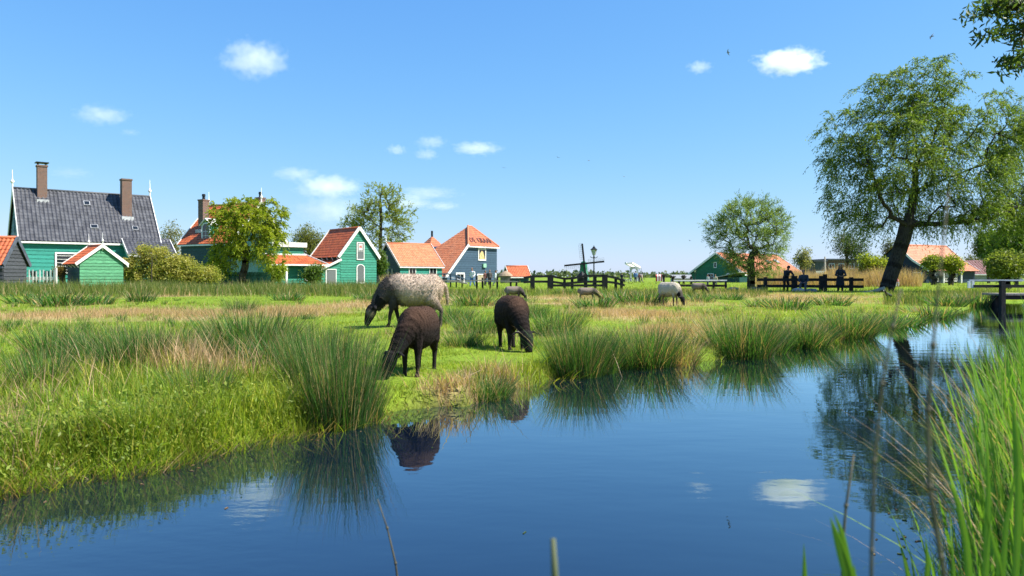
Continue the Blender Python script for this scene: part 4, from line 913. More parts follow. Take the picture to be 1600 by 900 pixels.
    fine_n = np.array([mnoise.noise(Vector(p*28)) for p in v]) if fine else np.zeros(len(v))
    if lamb:
        w_ = np.sin((q*46 + jitter*1.5 + (v[:, 2]-zc)**2*10)*2.0)
        amp_ = np.clip((q-.12)/.25, .04, .8); disp = woolm*(.0030*w_*amp_ + .003*fine_n)
    else: disp = woolm*(.010*jitter + .006*fine_n)
    v2 = v + n*disp[:, None]; me.vertices.foreach_set('co', v2.ravel().astype(np.float32)); me.update()
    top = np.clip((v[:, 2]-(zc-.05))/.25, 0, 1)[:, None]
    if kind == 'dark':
        c = np.array([.014, .010, .009])*(1-top*.9) + np.array([.062, .034, .022])*top*.9  # light on the lamb's back and rump painted into the wool colour
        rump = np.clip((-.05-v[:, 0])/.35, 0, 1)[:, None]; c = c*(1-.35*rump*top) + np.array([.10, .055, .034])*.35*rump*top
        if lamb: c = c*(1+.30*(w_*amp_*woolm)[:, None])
    else:
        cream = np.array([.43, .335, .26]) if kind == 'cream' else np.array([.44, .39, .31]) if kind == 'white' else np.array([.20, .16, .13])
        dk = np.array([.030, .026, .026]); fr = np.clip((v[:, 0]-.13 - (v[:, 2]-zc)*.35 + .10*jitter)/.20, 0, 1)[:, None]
        und = np.clip(((zc-.12)-v[:, 2] + .05*jitter)/.14, 0, 1)[:, None]  # belly shade, mixed into the fleece colour below
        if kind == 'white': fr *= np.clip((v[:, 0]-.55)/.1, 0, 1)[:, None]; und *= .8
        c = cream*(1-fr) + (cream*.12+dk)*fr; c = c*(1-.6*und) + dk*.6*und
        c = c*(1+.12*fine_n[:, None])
    fc_ = np.array([.012, .011, .012]); c = c*(1-headm[:, None]) + fc_*headm[:, None]
    lc = np.array([.020, .017, .016]); c = c*(1-legm[:, None]*.9) + lc*legm[:, None]*.9
    if kind == 'cream':                                              # pale cheek
        chk = np.clip(1-np.abs((v-np.array(hp(.735, hz-.04)))@np.array(dirv))/.07, 0, 1)*headm*(np.abs((v-hx)@np.array(side)) > .04); c = c*(1-.45*chk[:, None]) + np.array([.36, .28, .20])*.45*chk[:, None]
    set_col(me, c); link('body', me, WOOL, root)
    if fine:
        fm = woolm > .6
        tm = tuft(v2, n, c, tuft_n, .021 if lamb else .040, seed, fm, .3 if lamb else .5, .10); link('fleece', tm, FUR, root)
    for s in (-1, 1):
        e = hp(.745, hz-.03, s*.078); MB().ball(e, .013, 8, 6).build('eye', EYE, root, True)
    if fine:
        tg = hp(.66, hz+.07, -.12); MB().box((tg.x-.004, tg.y-.02, tg.z-.015), (tg.x+.006, tg.y+.02, tg.z+.015)).build('ear_tag', M('ear_tag_plastic', (.7, .66, .5), .4), root)
    return root
def on(px, py): z = .13; d = (CZ-z)*F/(py-HY); x = X(px, d); return (x, d, gz(x, d)-.01)
EW = sheep('big cream woolly ewe with dark face and neck, head down at left', on(643, 511), R(188), 1.0, 1.0, 'cream', turn=R(10), seed=3, tail_swing=-.10, leg_sw=.09, tuft_n=15000); EW.scale = (.96, 1.0, 1.06)
L1 = sheep('dark brown lamb drinking side on, with ridged wool, beside the tall rushes', on(653, 582), R(-101), kind='dark', name='lamb', group='dark lambs at the bank', turn=R(-32), seed=4, leg_sw=.03); L1['label'] = 'dark brown lamb standing clear of the rushes, all legs showing, right before the ewe'; L1.scale = (.60, .67, .73)
L2 = sheep('dark brown lamb facing the water with legs hidden in the rushes', on(800, 542), R(-78), kind='dark', name='lamb', group='dark lambs at the bank', turn=R(14), seed=5); L2.scale = (.74, .82, .80)
sheep('small grey-brown sheep alone in front of the fence, heading right', on(803, 468), R(-8), kind='grey', fine=False, seed=6).scale = (.60, .85, .62)
sheep('brown sheep low in the grass below the lamp post, heading right', on(918, 468), R(-6), kind='grey', fine=False, seed=7).scale = (.62, .8, .55)
PS = sheep('pale white sheep with black face grazing before the white railing', on(1046, 477), R(-48), kind='white', fine=True, seed=8, tuft_n=5000); PS.scale = (.66, .72, .84)
sheep('dark-headed grey sheep seen from behind at the white railing', on(1092, 459), R(-25), kind='grey', fine=False, seed=9).scale = (.62, .9, .66)

# ------------------------------------------------ people
SKIN = M('skin', (.36, .19, .13), .6, .06, 8, rnd=.05)
def person(label, loc, face, J, hair=(.02, .015, .012), top=(.02, .022, .03), legs=(.015, .017, .025), shoes=(.02, .02, .02), longhair=False, fine=True, group=None, cap=False, skirt=False, name='person'):
    """J: joint positions in metres; x to the person's left, y forward, z up"""
    root = thing(name, label, 'person', loc, face, group); V = Vector
    j = {k: V(q) for k, q in J.items()}
    def lim(mb, pts, rad, n=9): mb.tube(pts, rad, n)
    nk = j['neck']; hd = j['head']; hip = j['hip']; ch = hip.lerp(nk, .62)
    ax = (nk-hip).normalized(); sidev = (j['shL']-j['shR']).normalized(); fw = sidev.cross(ax)*-1
    if fw.y < 0: fw = -fw
    b = MB(); g = 0.0
    def torso(mb, gr):
        secs = [(hip-ax*.10, .13, .10), (hip, .165, .115), (hip.lerp(nk, .3), .145, .105), (ch, .175, .12), (hip.lerp(nk, .85), .165, .105), (hip.lerp(nk, .97), .09, .07)]
        mb.loft([(c, sidev*(w_+gr), fw*(d_+gr)) for c, w_, d_ in secs], 14)
    torso(b, 0); lim(b, [hip.lerp(nk, .9), nk, nk.lerp(hd, .45)], [.07, .055, .052])
    hdir = (hd-nk).normalized(); lk = j.get('look', V((0, 1, 0))).normalized(); hs = lk.cross(hdir).normalized()
    b.loft([(hd-hdir*.125+lk*.025, hs*.035, lk*.04), (hd-hdir*.09+lk*.02, hs*.055, lk*.075), (hd-hdir*.02, hs*.072, lk*.095), (hd+hdir*.05, hs*.075, lk*.098), (hd+hdir*.10, hs*.055, lk*.07), (hd+hdir*.125, hs*.02, lk*.025)], 12)
    b.tube([hd+lk*.09+hdir*.01, hd+lk*.118-hdir*.025, hd+lk*.09-hdir*.035], [.012, .016, .012], 6)     # nose
    for s in (-1, 1): b.ball(hd+hs*s*.077-hdir*.01, (.014, .02, .03), 6, 5)                        # ears
    for S_ in 'LR':
        lim(b, [j['sh'+S_], j['el'+S_], j['wr'+S_]], [.05, .038, .027])
        w0 = j['wr'+S_]; hv = (w0-j['el'+S_]).normalized(); wd = hv.cross(V((0, 0, 1))); wd = wd.normalized() if wd.length > .1 else V((1, 0, 0)); pn = hv.cross(wd).normalized()
        b.loft([(w0, wd*.026, pn*.018), (w0+hv*.05, wd*.04, pn*.016), (w0+hv*.09, wd*.04, pn*.013)], 8)
        if fine:
            for i, L_ in enumerate((.065, .078, .072, .055)):
                o = w0+hv*.085+wd*(-.03+.02*i); b.tube([o, o+hv*L_*.55-pn*.005, o+hv*L_*.85-pn*.02], [.0095, .009, .007], 6)
            o = w0+hv*.03+wd*.03; b.tube([o, o+wd*.03+hv*.03, o+wd*.035+hv*.06], [.011, .010, .008], 6)
        lim(b, [hip+sidev*(.085 if S_ == 'L' else -.085), j['kn'+S_], j['an'+S_]], [.085, .055, .036])
    link('body', fuse(b, .0125 if fine else .02, 2), SKIN, root)
    def mt(nm, c): return M(nm + '_%d_%d_%d' % tuple(int(x*1000) for x in c), c, .85, .2, 8, rnd=.1, bump=.3, bscale=60)
    cl = MB(); torso(cl, .022)
    for S_ in 'LR': lim(cl, [hip.lerp(nk, .86)+sidev*(.1 if S_ == 'L' else -.1), j['sh'+S_], j['el'+S_], j['el'+S_].lerp(j['wr'+S_], .9)], [.075, .072, .058, .043])
    link('jacket', fuse(cl, .014 if fine else .022, 2), mt('jacket', top), root)
    tr = MB()
    for S_ in 'LR':
        s = sidev*(.085 if S_ == 'L' else -.085); lim(tr, [hip+s*.8+ax*.06, hip+s, j['kn'+S_], j['an'+S_]+V((0, 0, .02))], [.11, .11, .078, .06])
    tr.ball(hip, (.17, .13, .12), 10, 8)
    if skirt: tr.loft([(hip+V((0, 0, .1)), sidev*.17, fw*.13), (hip-V((0, 0, .45)), sidev*.24, fw*.2)], 12)
    link('trousers', fuse(tr, .014 if fine else .022, 2), mt('trousers', legs), root)
    for S_ in 'LR':
        a = j['an'+S_]; f = MB().loft([(a+V((0, -.05, -.05)), V((.035, 0, 0)), V((0, 0, .045))), (a+V((0, .02, -.05)), V((.045, 0, 0)), V((0, 0, .05))), (a+V((0, .12, -.065)), V((.045, 0, 0)), V((0, 0, .032))), (a+V((0, .19, -.07)), V((.03, 0, 0)), V((0, 0, .02)))], 8)
        f.build('shoe', mt('shoe', shoes), root, True)
    hb = MB(); hb.ball(hd+hdir*.035-lk*.018, (.092, .1, .1), 12, 8)
    if longhair: hb.loft([(hd+hdir*.02-lk*.05, hs*.095, lk*.07), (hd-hdir*.15-lk*.06, hs*.12, lk*.07), (hd-hdir*.36-lk*.06, hs*.14, lk*.06), (hd-hdir*.44-lk*.06, hs*.10, lk*.04)], 10)
    link('hair', fuse(hb, .014 if fine else .022, 2), mt('hair', hair), root)
    if cap: MB().loft([(hd+hdir*.05, hs*.1, lk*.115), (hd+hdir*.12, hs*.085, lk*.1), (hd+hdir*.155, hs*.03, lk*.04)], 10).build('cap', mt('cap', top), root, True)
    return root
STAND = dict(head=(0, .03, 1.60), neck=(0, 0, 1.43), hip=(0, 0, .92), shL=(.19, 0, 1.38), shR=(-.19, 0, 1.38), elL=(.25, -.02, 1.10), elR=(-.25, -.02, 1.10), wrL=(.25, .08, .87), wrR=(-.25, .08, .87), knL=(.10, .03, .5), knR=(-.10, .03, .5), anL=(.10, 0, .08), anR=(-.10, 0, .08))
WALK = dict(STAND, knL=(.09, .14, .52), anL=(.09, .22, .1), knR=(-.09, -.04, .5), anR=(-.09, -.26, .14), wrL=(.24, -.1, .9), wrR=(-.24, .22, .92))
LEAN = dict(head=(0, .22, 1.46), neck=(0, .14, 1.32), hip=(0, -.10, .88), shL=(.19, .13, 1.27), shR=(-.19, .13, 1.27), elL=(.27, .34, 1.02), elR=(-.27, .34, 1.02), wrL=(.07, .44, .98), wrR=(-.07, .46, .97), knL=(.11, -.04, .48), knR=(-.11, .0, .48), anL=(.11, -.12, .08), anR=(-.11, -.12, .08), look=(.1, 1, -.35))
SIT = dict(head=(0, .12, 1.12), neck=(0, .06, .96), hip=(0, -.05, .46), shL=(.19, .05, .91), shR=(-.19, .05, .91), elL=(.26, .18, .70), elR=(-.26, .18, .70), wrL=(.12, .40, .62), wrR=(-.12, .40, .62), knL=(.14, .38, .50), knR=(-.14, .38, .50), anL=(.14, .34, .08), anR=(-.14, .34, .08), look=(0, 1, -.4))
# ------------------------------------------------ fences and rails
def fence(name, label, posts, rails, d, post_w=.16, mat=None, rail_t=.05, rail_h=.16, zbase=-.05, matr=None, cat='fence'):
    """posts: (px, top row[, width px]); rails: list of [(px, row), ...] polylines in the fence's plane at depth d (or d(px))"""
    df = d if callable(d) else (lambda px: d)
    x0 = posts[0][0]; o = Vector((X(x0, df(x0)), df(x0), .1)); root = thing(name, label, cat, o); mat = mat or TAR
    for p in posts:
        q = P(p[0], p[1], df(p[0])) - o; w_ = (p[2]/F*df(p[0])/2) if len(p) > 2 else post_w/2
        MB().box((q.x-w_, q.y-w_, zbase), (q.x+w_, q.y+w_, q.z)).build('post', mat, root)
    for rl in rails:
        for (a, b) in zip(rl[:-1], rl[1:]):
            qa = P(a[0], a[1], df(a[0])) - o - Vector((0, .11, 0)); qb = P(b[0], b[1], df(b[0])) - o - Vector((0, .11, 0))
            MB().beam(qa, qb, rail_t, rail_h).build('rail', matr or mat, root)
    return root
fence('plank_fence', 'black plank fence rising and dipping in front of the windmill and lamp post',
      [(832, 430, 7), (860, 429.5, 9), (882, 434), (894, 433), (915, 428.5, 5), (930, 431), (945, 429, 8), (962, 434), (971, 437)],
      [[(818, 434), (832, 432), (860, 431.5), (882, 435.5), (894, 435), (915, 431), (945, 431), (962, 434.5), (976, 439)], [(818, 441), (832, 440), (860, 440), (882, 443), (915, 440), (945, 440), (962, 442), (976, 446)], [(860, 446), (945, 446)]], 46., rail_h=.14)
fence('post_and_rail_fence', 'thin dark posts with pale rail in front of the lettered barn',
      [(745, 431), (754, 434), (766, 434), (777, 432), (798, 436), (807, 437)], [[(700, 440), (750, 438), (810, 440)]], 50., post_w=.13, matr=GREYWOOD, rail_h=.07)
fence('field_fence', 'black two-rail fence that three people lean and sit at',
      [(1196, 433), (1241, 431, 7), (1283, 431, 5), (1289, 428.5, 5), (1330, 433)],
      [[(1182, 437), (1240, 437), (1283, 437), (1348, 437)], [(1182, 447), (1240, 447), (1283, 447.5), (1348, 448)]], 44., post_w=.18, rail_h=.17)
fence('white_railing', 'long low white-topped railing behind the pale sheep', [(1061, 437), (1115, 437), (1134, 437)],
      [[(1052, 438.3), (1135, 438)]], 42., matr=WHITE, rail_h=.07, post_w=.1)
fence('dark_beam', 'dark low beam under the white-topped railing', [(1060, 444), (1115, 444)], [[(1054, 446), (1135, 446.5)]], 42.3, rail_h=.13, post_w=.1, cat='beam')
# white arched footbridge rail by the lettered barn
o = Vector((X(686, 58), 58, .1)); b = thing('arched_footbridge', 'small arched footbridge with pale rails behind the ewe', 'footbridge', o)
def seg(pts, mat, t, h_, nm):
    for a, c in zip(pts[:-1], pts[1:]): MB().beam(P(*a, 58)-o, P(*c, 58)-o, t, h_).build(nm, mat, b)
seg([(684, 428), (700, 428), (712, 430), (726, 436), (730, 438)], M('rail_blue', (.10, .15, .2)), .08, .10, 'handrail'); seg([(684, 433), (700, 433), (712, 435), (724, 439)], WHITE, .06, .08, 'rail'); seg([(684, 438.5), (700, 438.5), (712, 439.5), (730, 443)], GREYWOOD, 1.1, .1, 'deck')
for px, t in ((684, 427.5), (694, 428), (704, 429), (713, 431), (722, 435)): q = P(px, t, 58)-o; MB().box((q.x-.05, q.y-.05, -.1), (q.x+.05, q.y+.05, q.z)).build('post', DKBLUE, b)
# white garden fence and garden furniture by the slate house
d = 52.; o = Vector((X(38, d), d, .12)); g = thing('garden_fence', 'low white fence with slats in front of the slate house window', 'fence', o)
q1 = P(88, 432, d)-o
MB().box((0, -.04, .62), (q1.x, 0, .86)).build('rail', WHITE, g); MB().box((0, -.03, .15), (q1.x, 0, .35)).build('rail', WHITE, g)
for i in range(9): x = q1.x*(i+.5)/9; MB().box((x-.035, -.07, .1), (x+.035, -.041, 1.25 + (.1 if i % 3 else 0))).build('picket', WHITE, g)
MB().box((q1.x-.06, -.1, -.1), (q1.x+.06, .02, 1.5)).build('post', WHITE, g)
def garden_chair(px, d, rz, label):
    c = thing('garden_chair', label, 'chair', (X(px, d), d, .12), rz, 'dark garden chairs by the slate house'); m = M('dark_chair_paint', (.03, .045, .06), .5)
    MB().box((-.3, -.28, .40), (.3, .28, .46)).build('seat', m, c)
    for i in range(5): x = -.24+.12*i; MB().beam((x, .26, .44), (x, .46, 1.25), .09, .03, (0, 1, -.2)).build('slat', m, c)
    for sx in (-1, 1):
        for sy in (-1, 1): MB().box((sx*.27-.03, sy*.25-.03, 0), (sx*.27+.03, sy*.25+.03, .4 if sy > 0 else .64)).build('leg', m, c)
        MB().box((sx*.34-.06, -.3, .64), (sx*.34+.06, .32, .68)).build('armrest', m, c)
garden_chair(61, 53.2, R(160), 'dark slatted garden chair nearer the charcoal shed'); garden_chair(78, 53.4, R(200), 'dark slatted garden chair nearer the little green shed')
# green board fence under the round tree
d = 63.; o = Vector((X(342, d), d, .12)); g = thing('board_fence', 'dark green upright board fence behind the round tree trunk', 'fence', o)
n = 38; wv = (X(423, d)-X(342, d))/n
pm = MB().box((0, -.015, -.1), (wv-.02, .015, 1.25)).mesh('board')
pm.materials.append(M('fence_green', (.02, .10, .07), .6, rnd=.2))
for i in range(n): bo = bpy.data.objects.new('board', pm); COL.objects.link(bo); bo.parent = g; bo.location = (i*wv, 0, rng.uniform(-.02, .02))
MB().box((0, .016, .9), (n*wv, .07, 1.0)).build('rail', DKTEAL, g)
# ------------------------------------------------ lamp posts
def lamp(label, px, top, d, s=1.):
    h_ = (P(0, top, d).z-.1); r = thing('street_lamp', label, 'lamp post', (X(px, d), d, .1), 0, 'old-style street lamps')
    k = h_/4.1
    MB().tube([(0, 0, 0), (0, 0, .35*k), (0, 0, .4*k), (0, 0, 1.0*k), (0, 0, 1.05*k), (0, 0, 2.75*k), (0, 0, 2.8*k), (0, 0, 3.1*k)], [.13*s, .11*s, .085*s, .075*s, .055*s, .045*s, .07*s, .05*s], 10).build('post', IRON, r, True)
    cb = MB().tube([(-.3*s, 0, 2.93*k), (-.15*s, 0, 2.83*k), (.15*s, 0, 2.83*k), (.3*s, 0, 2.93*k)], .025*s, 6); cb.build('crossbar', IRON, r)
    gl = MB().loft([((0, 0, 3.1*k), (.09*s, 0, 0), (0, .09*s, 0)), ((0, 0, 3.62*k), (.22*s, 0, 0), (0, .22*s, 0))], 6); ln = gl.build('lantern', M('lantern_glass', (.55, .6, .62), .15), r)
    for i in range(6):
        a = i*math.pi/3; MB().beam((.095*s*math.cos(a), .095*s*math.sin(a), 3.1*k), (.226*s*math.cos(a), .226*s*math.sin(a), 3.62*k), .025, .025).build('glazing_bar', IRON, ln)
    MB().loft([((0, 0, 3.62*k), (.28*s, 0, 0), (0, .28*s, 0)), ((0, 0, 3.67*k), (.27*s, 0, 0), (0, .27*s, 0)), ((0, 0, 3.82*k), (.12*s, 0, 0), (0, .12*s, 0)), ((0, 0, 3.92*k), (.09*s, 0, 0), (0, .09*s, 0)), ((0, 0, 3.98*k), (.03*s, 0, 0), (0, .03*s, 0)), ((0, 0, 4.1*k), (.015, 0, 0), (0, .015, 0))], 6).build('lamp_roof', IRON, r)
lamp('black old-style street lamp standing right of the windmill', 928, 383, 72, 1.25); lamp('distant small street lamp between the far pollards and the green barn', 1086, 420, 105, .9)
# ------------------------------------------------ windmill
d = 150.; k = d/F; o = Vector((X(912, d), d, .12)); wmill = thing('windmill', 'small green windmill with four lattice sails behind the black fence', 'windmill', o)
hb = P(912, 412, d)-o
MB().loft([((0, 0, 0), (1.15, 0, 0), (0, 1.15, 0)), ((0, 0, hb.z-1.1), (.75, 0, 0), (0, .75, 0))], 8).build('tower', M('mill_boards', (.05, .22, .14), .6, .2), wmill)
MB().loft([((0, .1, hb.z-2.2), (.55, 0, 0), (0, .7, 0)), ((0, .1, hb.z-1.4), (.78, 0, 0), (0, .95, 0)), ((0, .1, hb.z-.2), (.72, 0, 0), (0, .9, 0)), ((0, .1, hb.z+.35), (.5, 0, 0), (0, .75, 0)), ((0, .1, hb.z+.5), (.2, 0, 0), (0, .4, 0))], 10).build('cap', M('mill_cap', (.02, .16, .09), .6), wmill, True)
for sx in (-1, 1): MB().beam((0, -.9, hb.z-2.0), (sx*.9, -.3, .5), .12, .12).build('brace', WHITE, wmill)
MB().tube([(0, 0, hb.z), (0, -1.15, hb.z+.05)], .2, 8).build('hub', IRON, wmill)
for i in range(4):
    a = R(96 + 90*i); dr = Vector((math.cos(a), 0, math.sin(a))); si = Vector((-math.sin(a), 0, math.cos(a))); c0 = Vector((0, -1.1, hb.z)); Ls = 4.05
    sl_ = MB().beam(c0, c0+dr*Ls, .1, .36, si).build('sail', TAR, wmill)
    lt = MB()
    for j in range(9): p = c0+dr*(Ls*(.22+.78*j/8)); lt.beam(p, p+si*.75, .04, .035)
    lt.beam(c0+dr*Ls*.2+si*.40, c0+dr*Ls+si*.40, .035, .03, si); lt.beam(c0+dr*Ls*.2+si*.75, c0+dr*Ls+si*.75, .035, .03, si)
    lt.build('lattice', GREYWOOD, sl_)
r_ = thing('dark_hut', 'tiny dark pointed hut roof at the foot of the windmill', 'hut', (X(909, 120), 120, .1)); 
MB().box((-.7, -.7, 0), (.7, .7, .7)).build('wall', TAR, r_); MB().loft([((0, 0, .68), (1.05, 0, 0), (0, 1.05, 0)), ((0, 0, 1.75), (.05, 0, 0), (0, .05, 0))], 4).build('roof', TAR, r_)
# ------------------------------------------------ white drawbridge
d = 140.; o = Vector((X(990, d), d, .1)); db = thing('drawbridge', 'white wooden drawbridge with raised balance beams', 'drawbridge', o)
def q(px, py, dy=0): v = P(px, py, d)-o; v.y += dy; return v
for px in (985.5, 996): a = q(px, 418); MB().box((a.x-.16, -.16, 0), (a.x+.16, .16, a.z)).build('post', M('grey_white_paint', (.5, .52, .54)), db)
a, c = q(984, 418.5), q(998, 418.5); MB().beam(a, c, .3, .35).build('lintel', M('grey_white_paint', (.5, .52, .54)), db)
for px, s in ((987.2, 1), (994.3, -1)): MB().beam(q(px-s*1.4, 423), q(px+s*1.2, 419.6), .12, .14).build('brace', M('grey_white_paint', (.5, .52, .54)), db)
for (ax_, ay, bx_, by_) in ((975.5, 411.3, 992, 417), (985, 411, 1002, 418)): MB().beam(q(ax_, ay, -1.5), q(bx_, by_, 1.5), .3, .34).build('balance_beam', WHITE, db)
MB().beam(q(976, 412, -1.5), q(986, 411.8, -1.5), .3, .3).build('counterweight', WHITE, db)
for (a_, b_2) in (((998.5, 419), (1006, 437)), ((1001, 418), (1008, 438))): MB().beam(q(*a_), q(*b_2), .05, .05).build('chain', IRON, db)
MB().box((q(970, 440).x, -1.2, q(0, 441).z-.1), (q(1010, 440).x, 1.2, q(0, 441).z+.12)).build('deck', GREYWOOD, db)
for yy in (436.5, 439): MB().beam(q(970, yy, -1.2), q(996, yy, -1.2), .06, .1).build('rail', WHITE, db)
# ------------------------------------------------ white-railed footbridge over the ditch (right edge)
d = 24.; o = Vector((X(1515, d), d, 0)); fb_ = thing('plank_footbridge', 'wooden footbridge with white top rail crossing the ditch at the right edge', 'footbridge', o)
def w3(px, py, dy=0): v = P(px, py, d)-o; v.y += dy; return v
xe = w3(1700, 440).x
for dy in (0,):
    MB().box((0, dy-.03, w3(0, 439.0).z), (xe, dy+.03, w3(0, 436.8).z)).build('rail', M('grey_white_paint', (.5, .52, .54)), fb_)
    MB().box((w3(1520, 0).x, dy-.04, w3(0, 449.5).z), (xe, dy+.04, w3(0, 445).z)).build('rail', TAR, fb_)
    for px in (1562, 1655): MB().box((w3(px, 0).x-.07, dy-.2, -.5), (w3(px, 0).x+.07, dy-.06, w3(0, 438.5).z)).build('post', TAR, fb_)
    for px in (1514, 1520): MB().box((w3(px, 0).x-.035, dy-.032, w3(0, 450).z), (w3(px, 0).x+.035, dy+.032, w3(0, 439).z)).build('post', WHITE, fb_)
dk0, dk1 = w3(1546, 0).x+.35, xe; npl = 12
pmh = MB().box((0, 0, -.06), (.2, 1.0, 0)).mesh('plank'); pmh.materials.append(GREYWOOD)
for i in range(npl): o_ = bpy.data.objects.new('plank', pmh); COL.objects.link(o_); o_.parent = fb_; o_.location = (dk0+i*.215, -.05, w3(0, 458.6).z)
for dy in (.1, .85): MB().box((dk0+dy*.5, dy-.06, w3(0, 458.6).z-.2), (xe, dy+.06, w3(0, 458.6).z-.065)).build('girder', TAR, fb_)
for px in (1569, 1577): MB().box((w3(px, 0).x-.09, .3, -.5), (w3(px, 0).x+.09, .5, w3(0, 458.6).z-.07)).build('pile', TAR if px == 1569 else GREYWOOD, fb_)
# ------------------------------------------------ people
dF = 43.5
def pz(px, d): return (X(px, d), d, .05)
person('person in dark jacket leaning forward on the black fence', pz(1229, 44.4), R(188), LEAN, cap=True)
person('person in dark clothes crouched low beside the big black gate post', pz(1256, 43.2), R(150), dict(SIT, head=(0, .14, 1.22), neck=(0, .06, 1.06), hip=(0, -.05, .55), shL=(.19, .05, 1.0), shR=(-.19, .05, 1.0)), top=(.03, .045, .07), legs=(.09, .10, .12))
person('person with long dark hair standing against the black fence', pz(1313, 43.3), R(160), dict(LEAN, hip=(0, -.06, .9), neck=(0, .06, 1.38), head=(0, .12, 1.55)), top=(.025, .03, .045), longhair=True, skirt=True)
for i, (px, d, top, legs, pose, lab, sc) in enumerate([(738, 62, (.7, .7, .72), (.12, .2, .4), WALK, 'walking person in white top and blue trousers before the lettered barn', .95), (765, 70, (.09, .08, .08), (.05, .05, .06), STAND, 'dark-dressed person in front of the straw-coloured barn door', .9), (758, 70, (.16, .07, .06), (.06, .06, .08), STAND, 'person in dull red standing beside the barn door', .85), (774, 68, (.55, .58, .62), (.3, .32, .36), WALK, 'pale-dressed person at the right corner of the lettered barn', .85),
        (971.5, 95, (.03, .03, .05), (.03, .03, .04), WALK, 'dark-dressed person walking at the right end of the black fence', .8), (993, 100, (.10, .20, .42), (.06, .07, .1), STAND, 'person in bright blue coat under the white drawbridge', .95), (999, 105, (.12, .05, .05), (.05, .04, .05), STAND, 'person in dark red at the drawbridge chains', .85), (1003, 102, (.42, .32, .26), (.2, .16, .14), WALK, 'person in pinkish clothes right of the drawbridge', .8),
        (1106, 62, (.6, .62, .64), (.1, .1, .14), STAND, 'person in white top behind the railing near the green barn', .62), (1118, 62, (.5, .45, .35), (.1, .1, .14), STAND, 'person in tan top behind the right end of the white railing', .62), (1398, 60, (.55, .2, .2), (.5, .5, .5), SIT, 'person in faded red sitting in the grass by the leaning trunk', .8)]):
    p = person(lab, (X(px, d), d, .1), R(150+40*i), pose, top=top, legs=legs, fine=False, group='far-off visitors'); p.scale = (sc,)*3
# bicycle under the drawbridge
def bicycle(px, d, rz):
    b = thing('bicycle', 'dark bicycle leaning by the drawbridge rail', 'bicycle', (X(px, d), d, .1), rz)
    for x in (-.52, .52):
        w_ = MB(); pts = [(x+.33*math.cos(a), 0, .34+.33*math.sin(a)) for a in [i*math.pi/8 for i in range(17)]]; w_.tube(pts, .03, 5, False); wl_ = w_.build('wheel', IRON, b)
        sp = MB()
        for i in range(6): a = i*math.pi/6; sp.beam((x-.31*math.cos(a), 0, .34-.31*math.sin(a)), (x+.31*math.cos(a), 0, .34+.31*math.sin(a)), .008, .008)
        sp.build('spokes', IRON, wl_)
    f = MB()
    for a, c in (((-.52, 0, .34), (-.2, 0, .85)), ((-.2, 0, .85), (.35, 0, .82)), ((-.05, 0, .32), (-.22, 0, .9)), ((-.05, 0, .32), (.36, 0, .78)), ((-.52, 0, .34), (-.05, 0, .32)), ((.52, 0, .34), (.34, 0, 1.0))): f.tube([a, c], .022, 6)
    f.build('frame', IRON, b); MB().loft([((-.36, 0, .93), (0, .09, 0), (0, 0, .03)), ((-.1, 0, .95), (0, .03, 0), (0, 0, .02))], 6).build('saddle', TAR, b); MB().tube([(.25, -.28, 1.08), (.33, 0, 1.02), (.25, .28, 1.08)], .018, 6).build('handlebar', IRON, b)
bicycle(979, 90, R(10)); bk = bicycle(984, 96, R(-14)) if False else None
# red and white striped awning stall
d = 86.; r_ = thing('striped_awning', 'small red and white striped stall awning left of the pale sheep', 'awning', (X(1030, d), d, .1))
for i in range(6): MB().prism([(-.42+.14*i, -.3, .9), (-.28+.14*i, -.3, .9), (-.28+.14*i-.0, .0, 1.12), (-.42+.14*i, .0, 1.12)], (0, -.02, .02)).build('stripe', M('awning_red', (.42, .06, .06)) if i % 2 == 0 else WHITE, r_)
for i in range(6): MB().box((-.42+.14*i, -.31, .35), (-.285+.14*i, -.29, .9)).build('stripe', M('awning_red', (.42, .06, .06)) if i % 2 == 0 else WHITE, r_)
for sx in (-.42, .42): MB().box((sx-.03, -.28, 0), (sx+.03, -.22, .95)).build('pole', IRON, r_)
h = thing('pale_cottage', 'pale low cottage behind the knob-headed pollards', 'house', (X(1072, 125), 125, .1)); MB().box((-2.0, 0, -.1), (2.6, 3, .55)).build('wall', M('pale_wall', (.5, .52, .53)), h); MB().prism([(-2.2, -.2, .53), (2.8, -.2, .53), (2.8, 1.5, 1.15), (-2.2, 1.5, 1.15)], (0, 0, .06)).build('roof', M('grey_roof', (.25, .27, .28)), h)
# grey boulders by the fence
def boulder(px, py_d, w_, label, col):
    d = py_d; b = MB().ball((0, 0, 0), (w_, w_*.7, w_*.42), 14, 9); me = b.mesh('boulder'); 
    for v in me.vertices: v.co *= 1 + .16*mnoise.noise(v.co*2.2/w_ + Vector((px, 0, 0)))
    o_ = link('boulder', me, M('boulder_' + str(px), col, .9, .25, 6, bump=.5), None, True); o_.location = (X(px, d), d, .12+w_*.15); tag(o_, label, 'boulder', 'boulders at the fence')
boulder(1247, 42.6, .38, 'pale flat boulder at the foot of the leaning person', (.42, .37, .34)); boulder(1268, 42.4, .34, 'grey rounded boulder right of the crouching person', (.22, .23, .22)); boulder(1146, 45, .42, 'dark boulder left of the pollard willow trunk', (.09, .10, .10)); boulder(1182, 44.5, .46, 'dark boulder right of the pollard willow trunk', (.10, .11, .11))
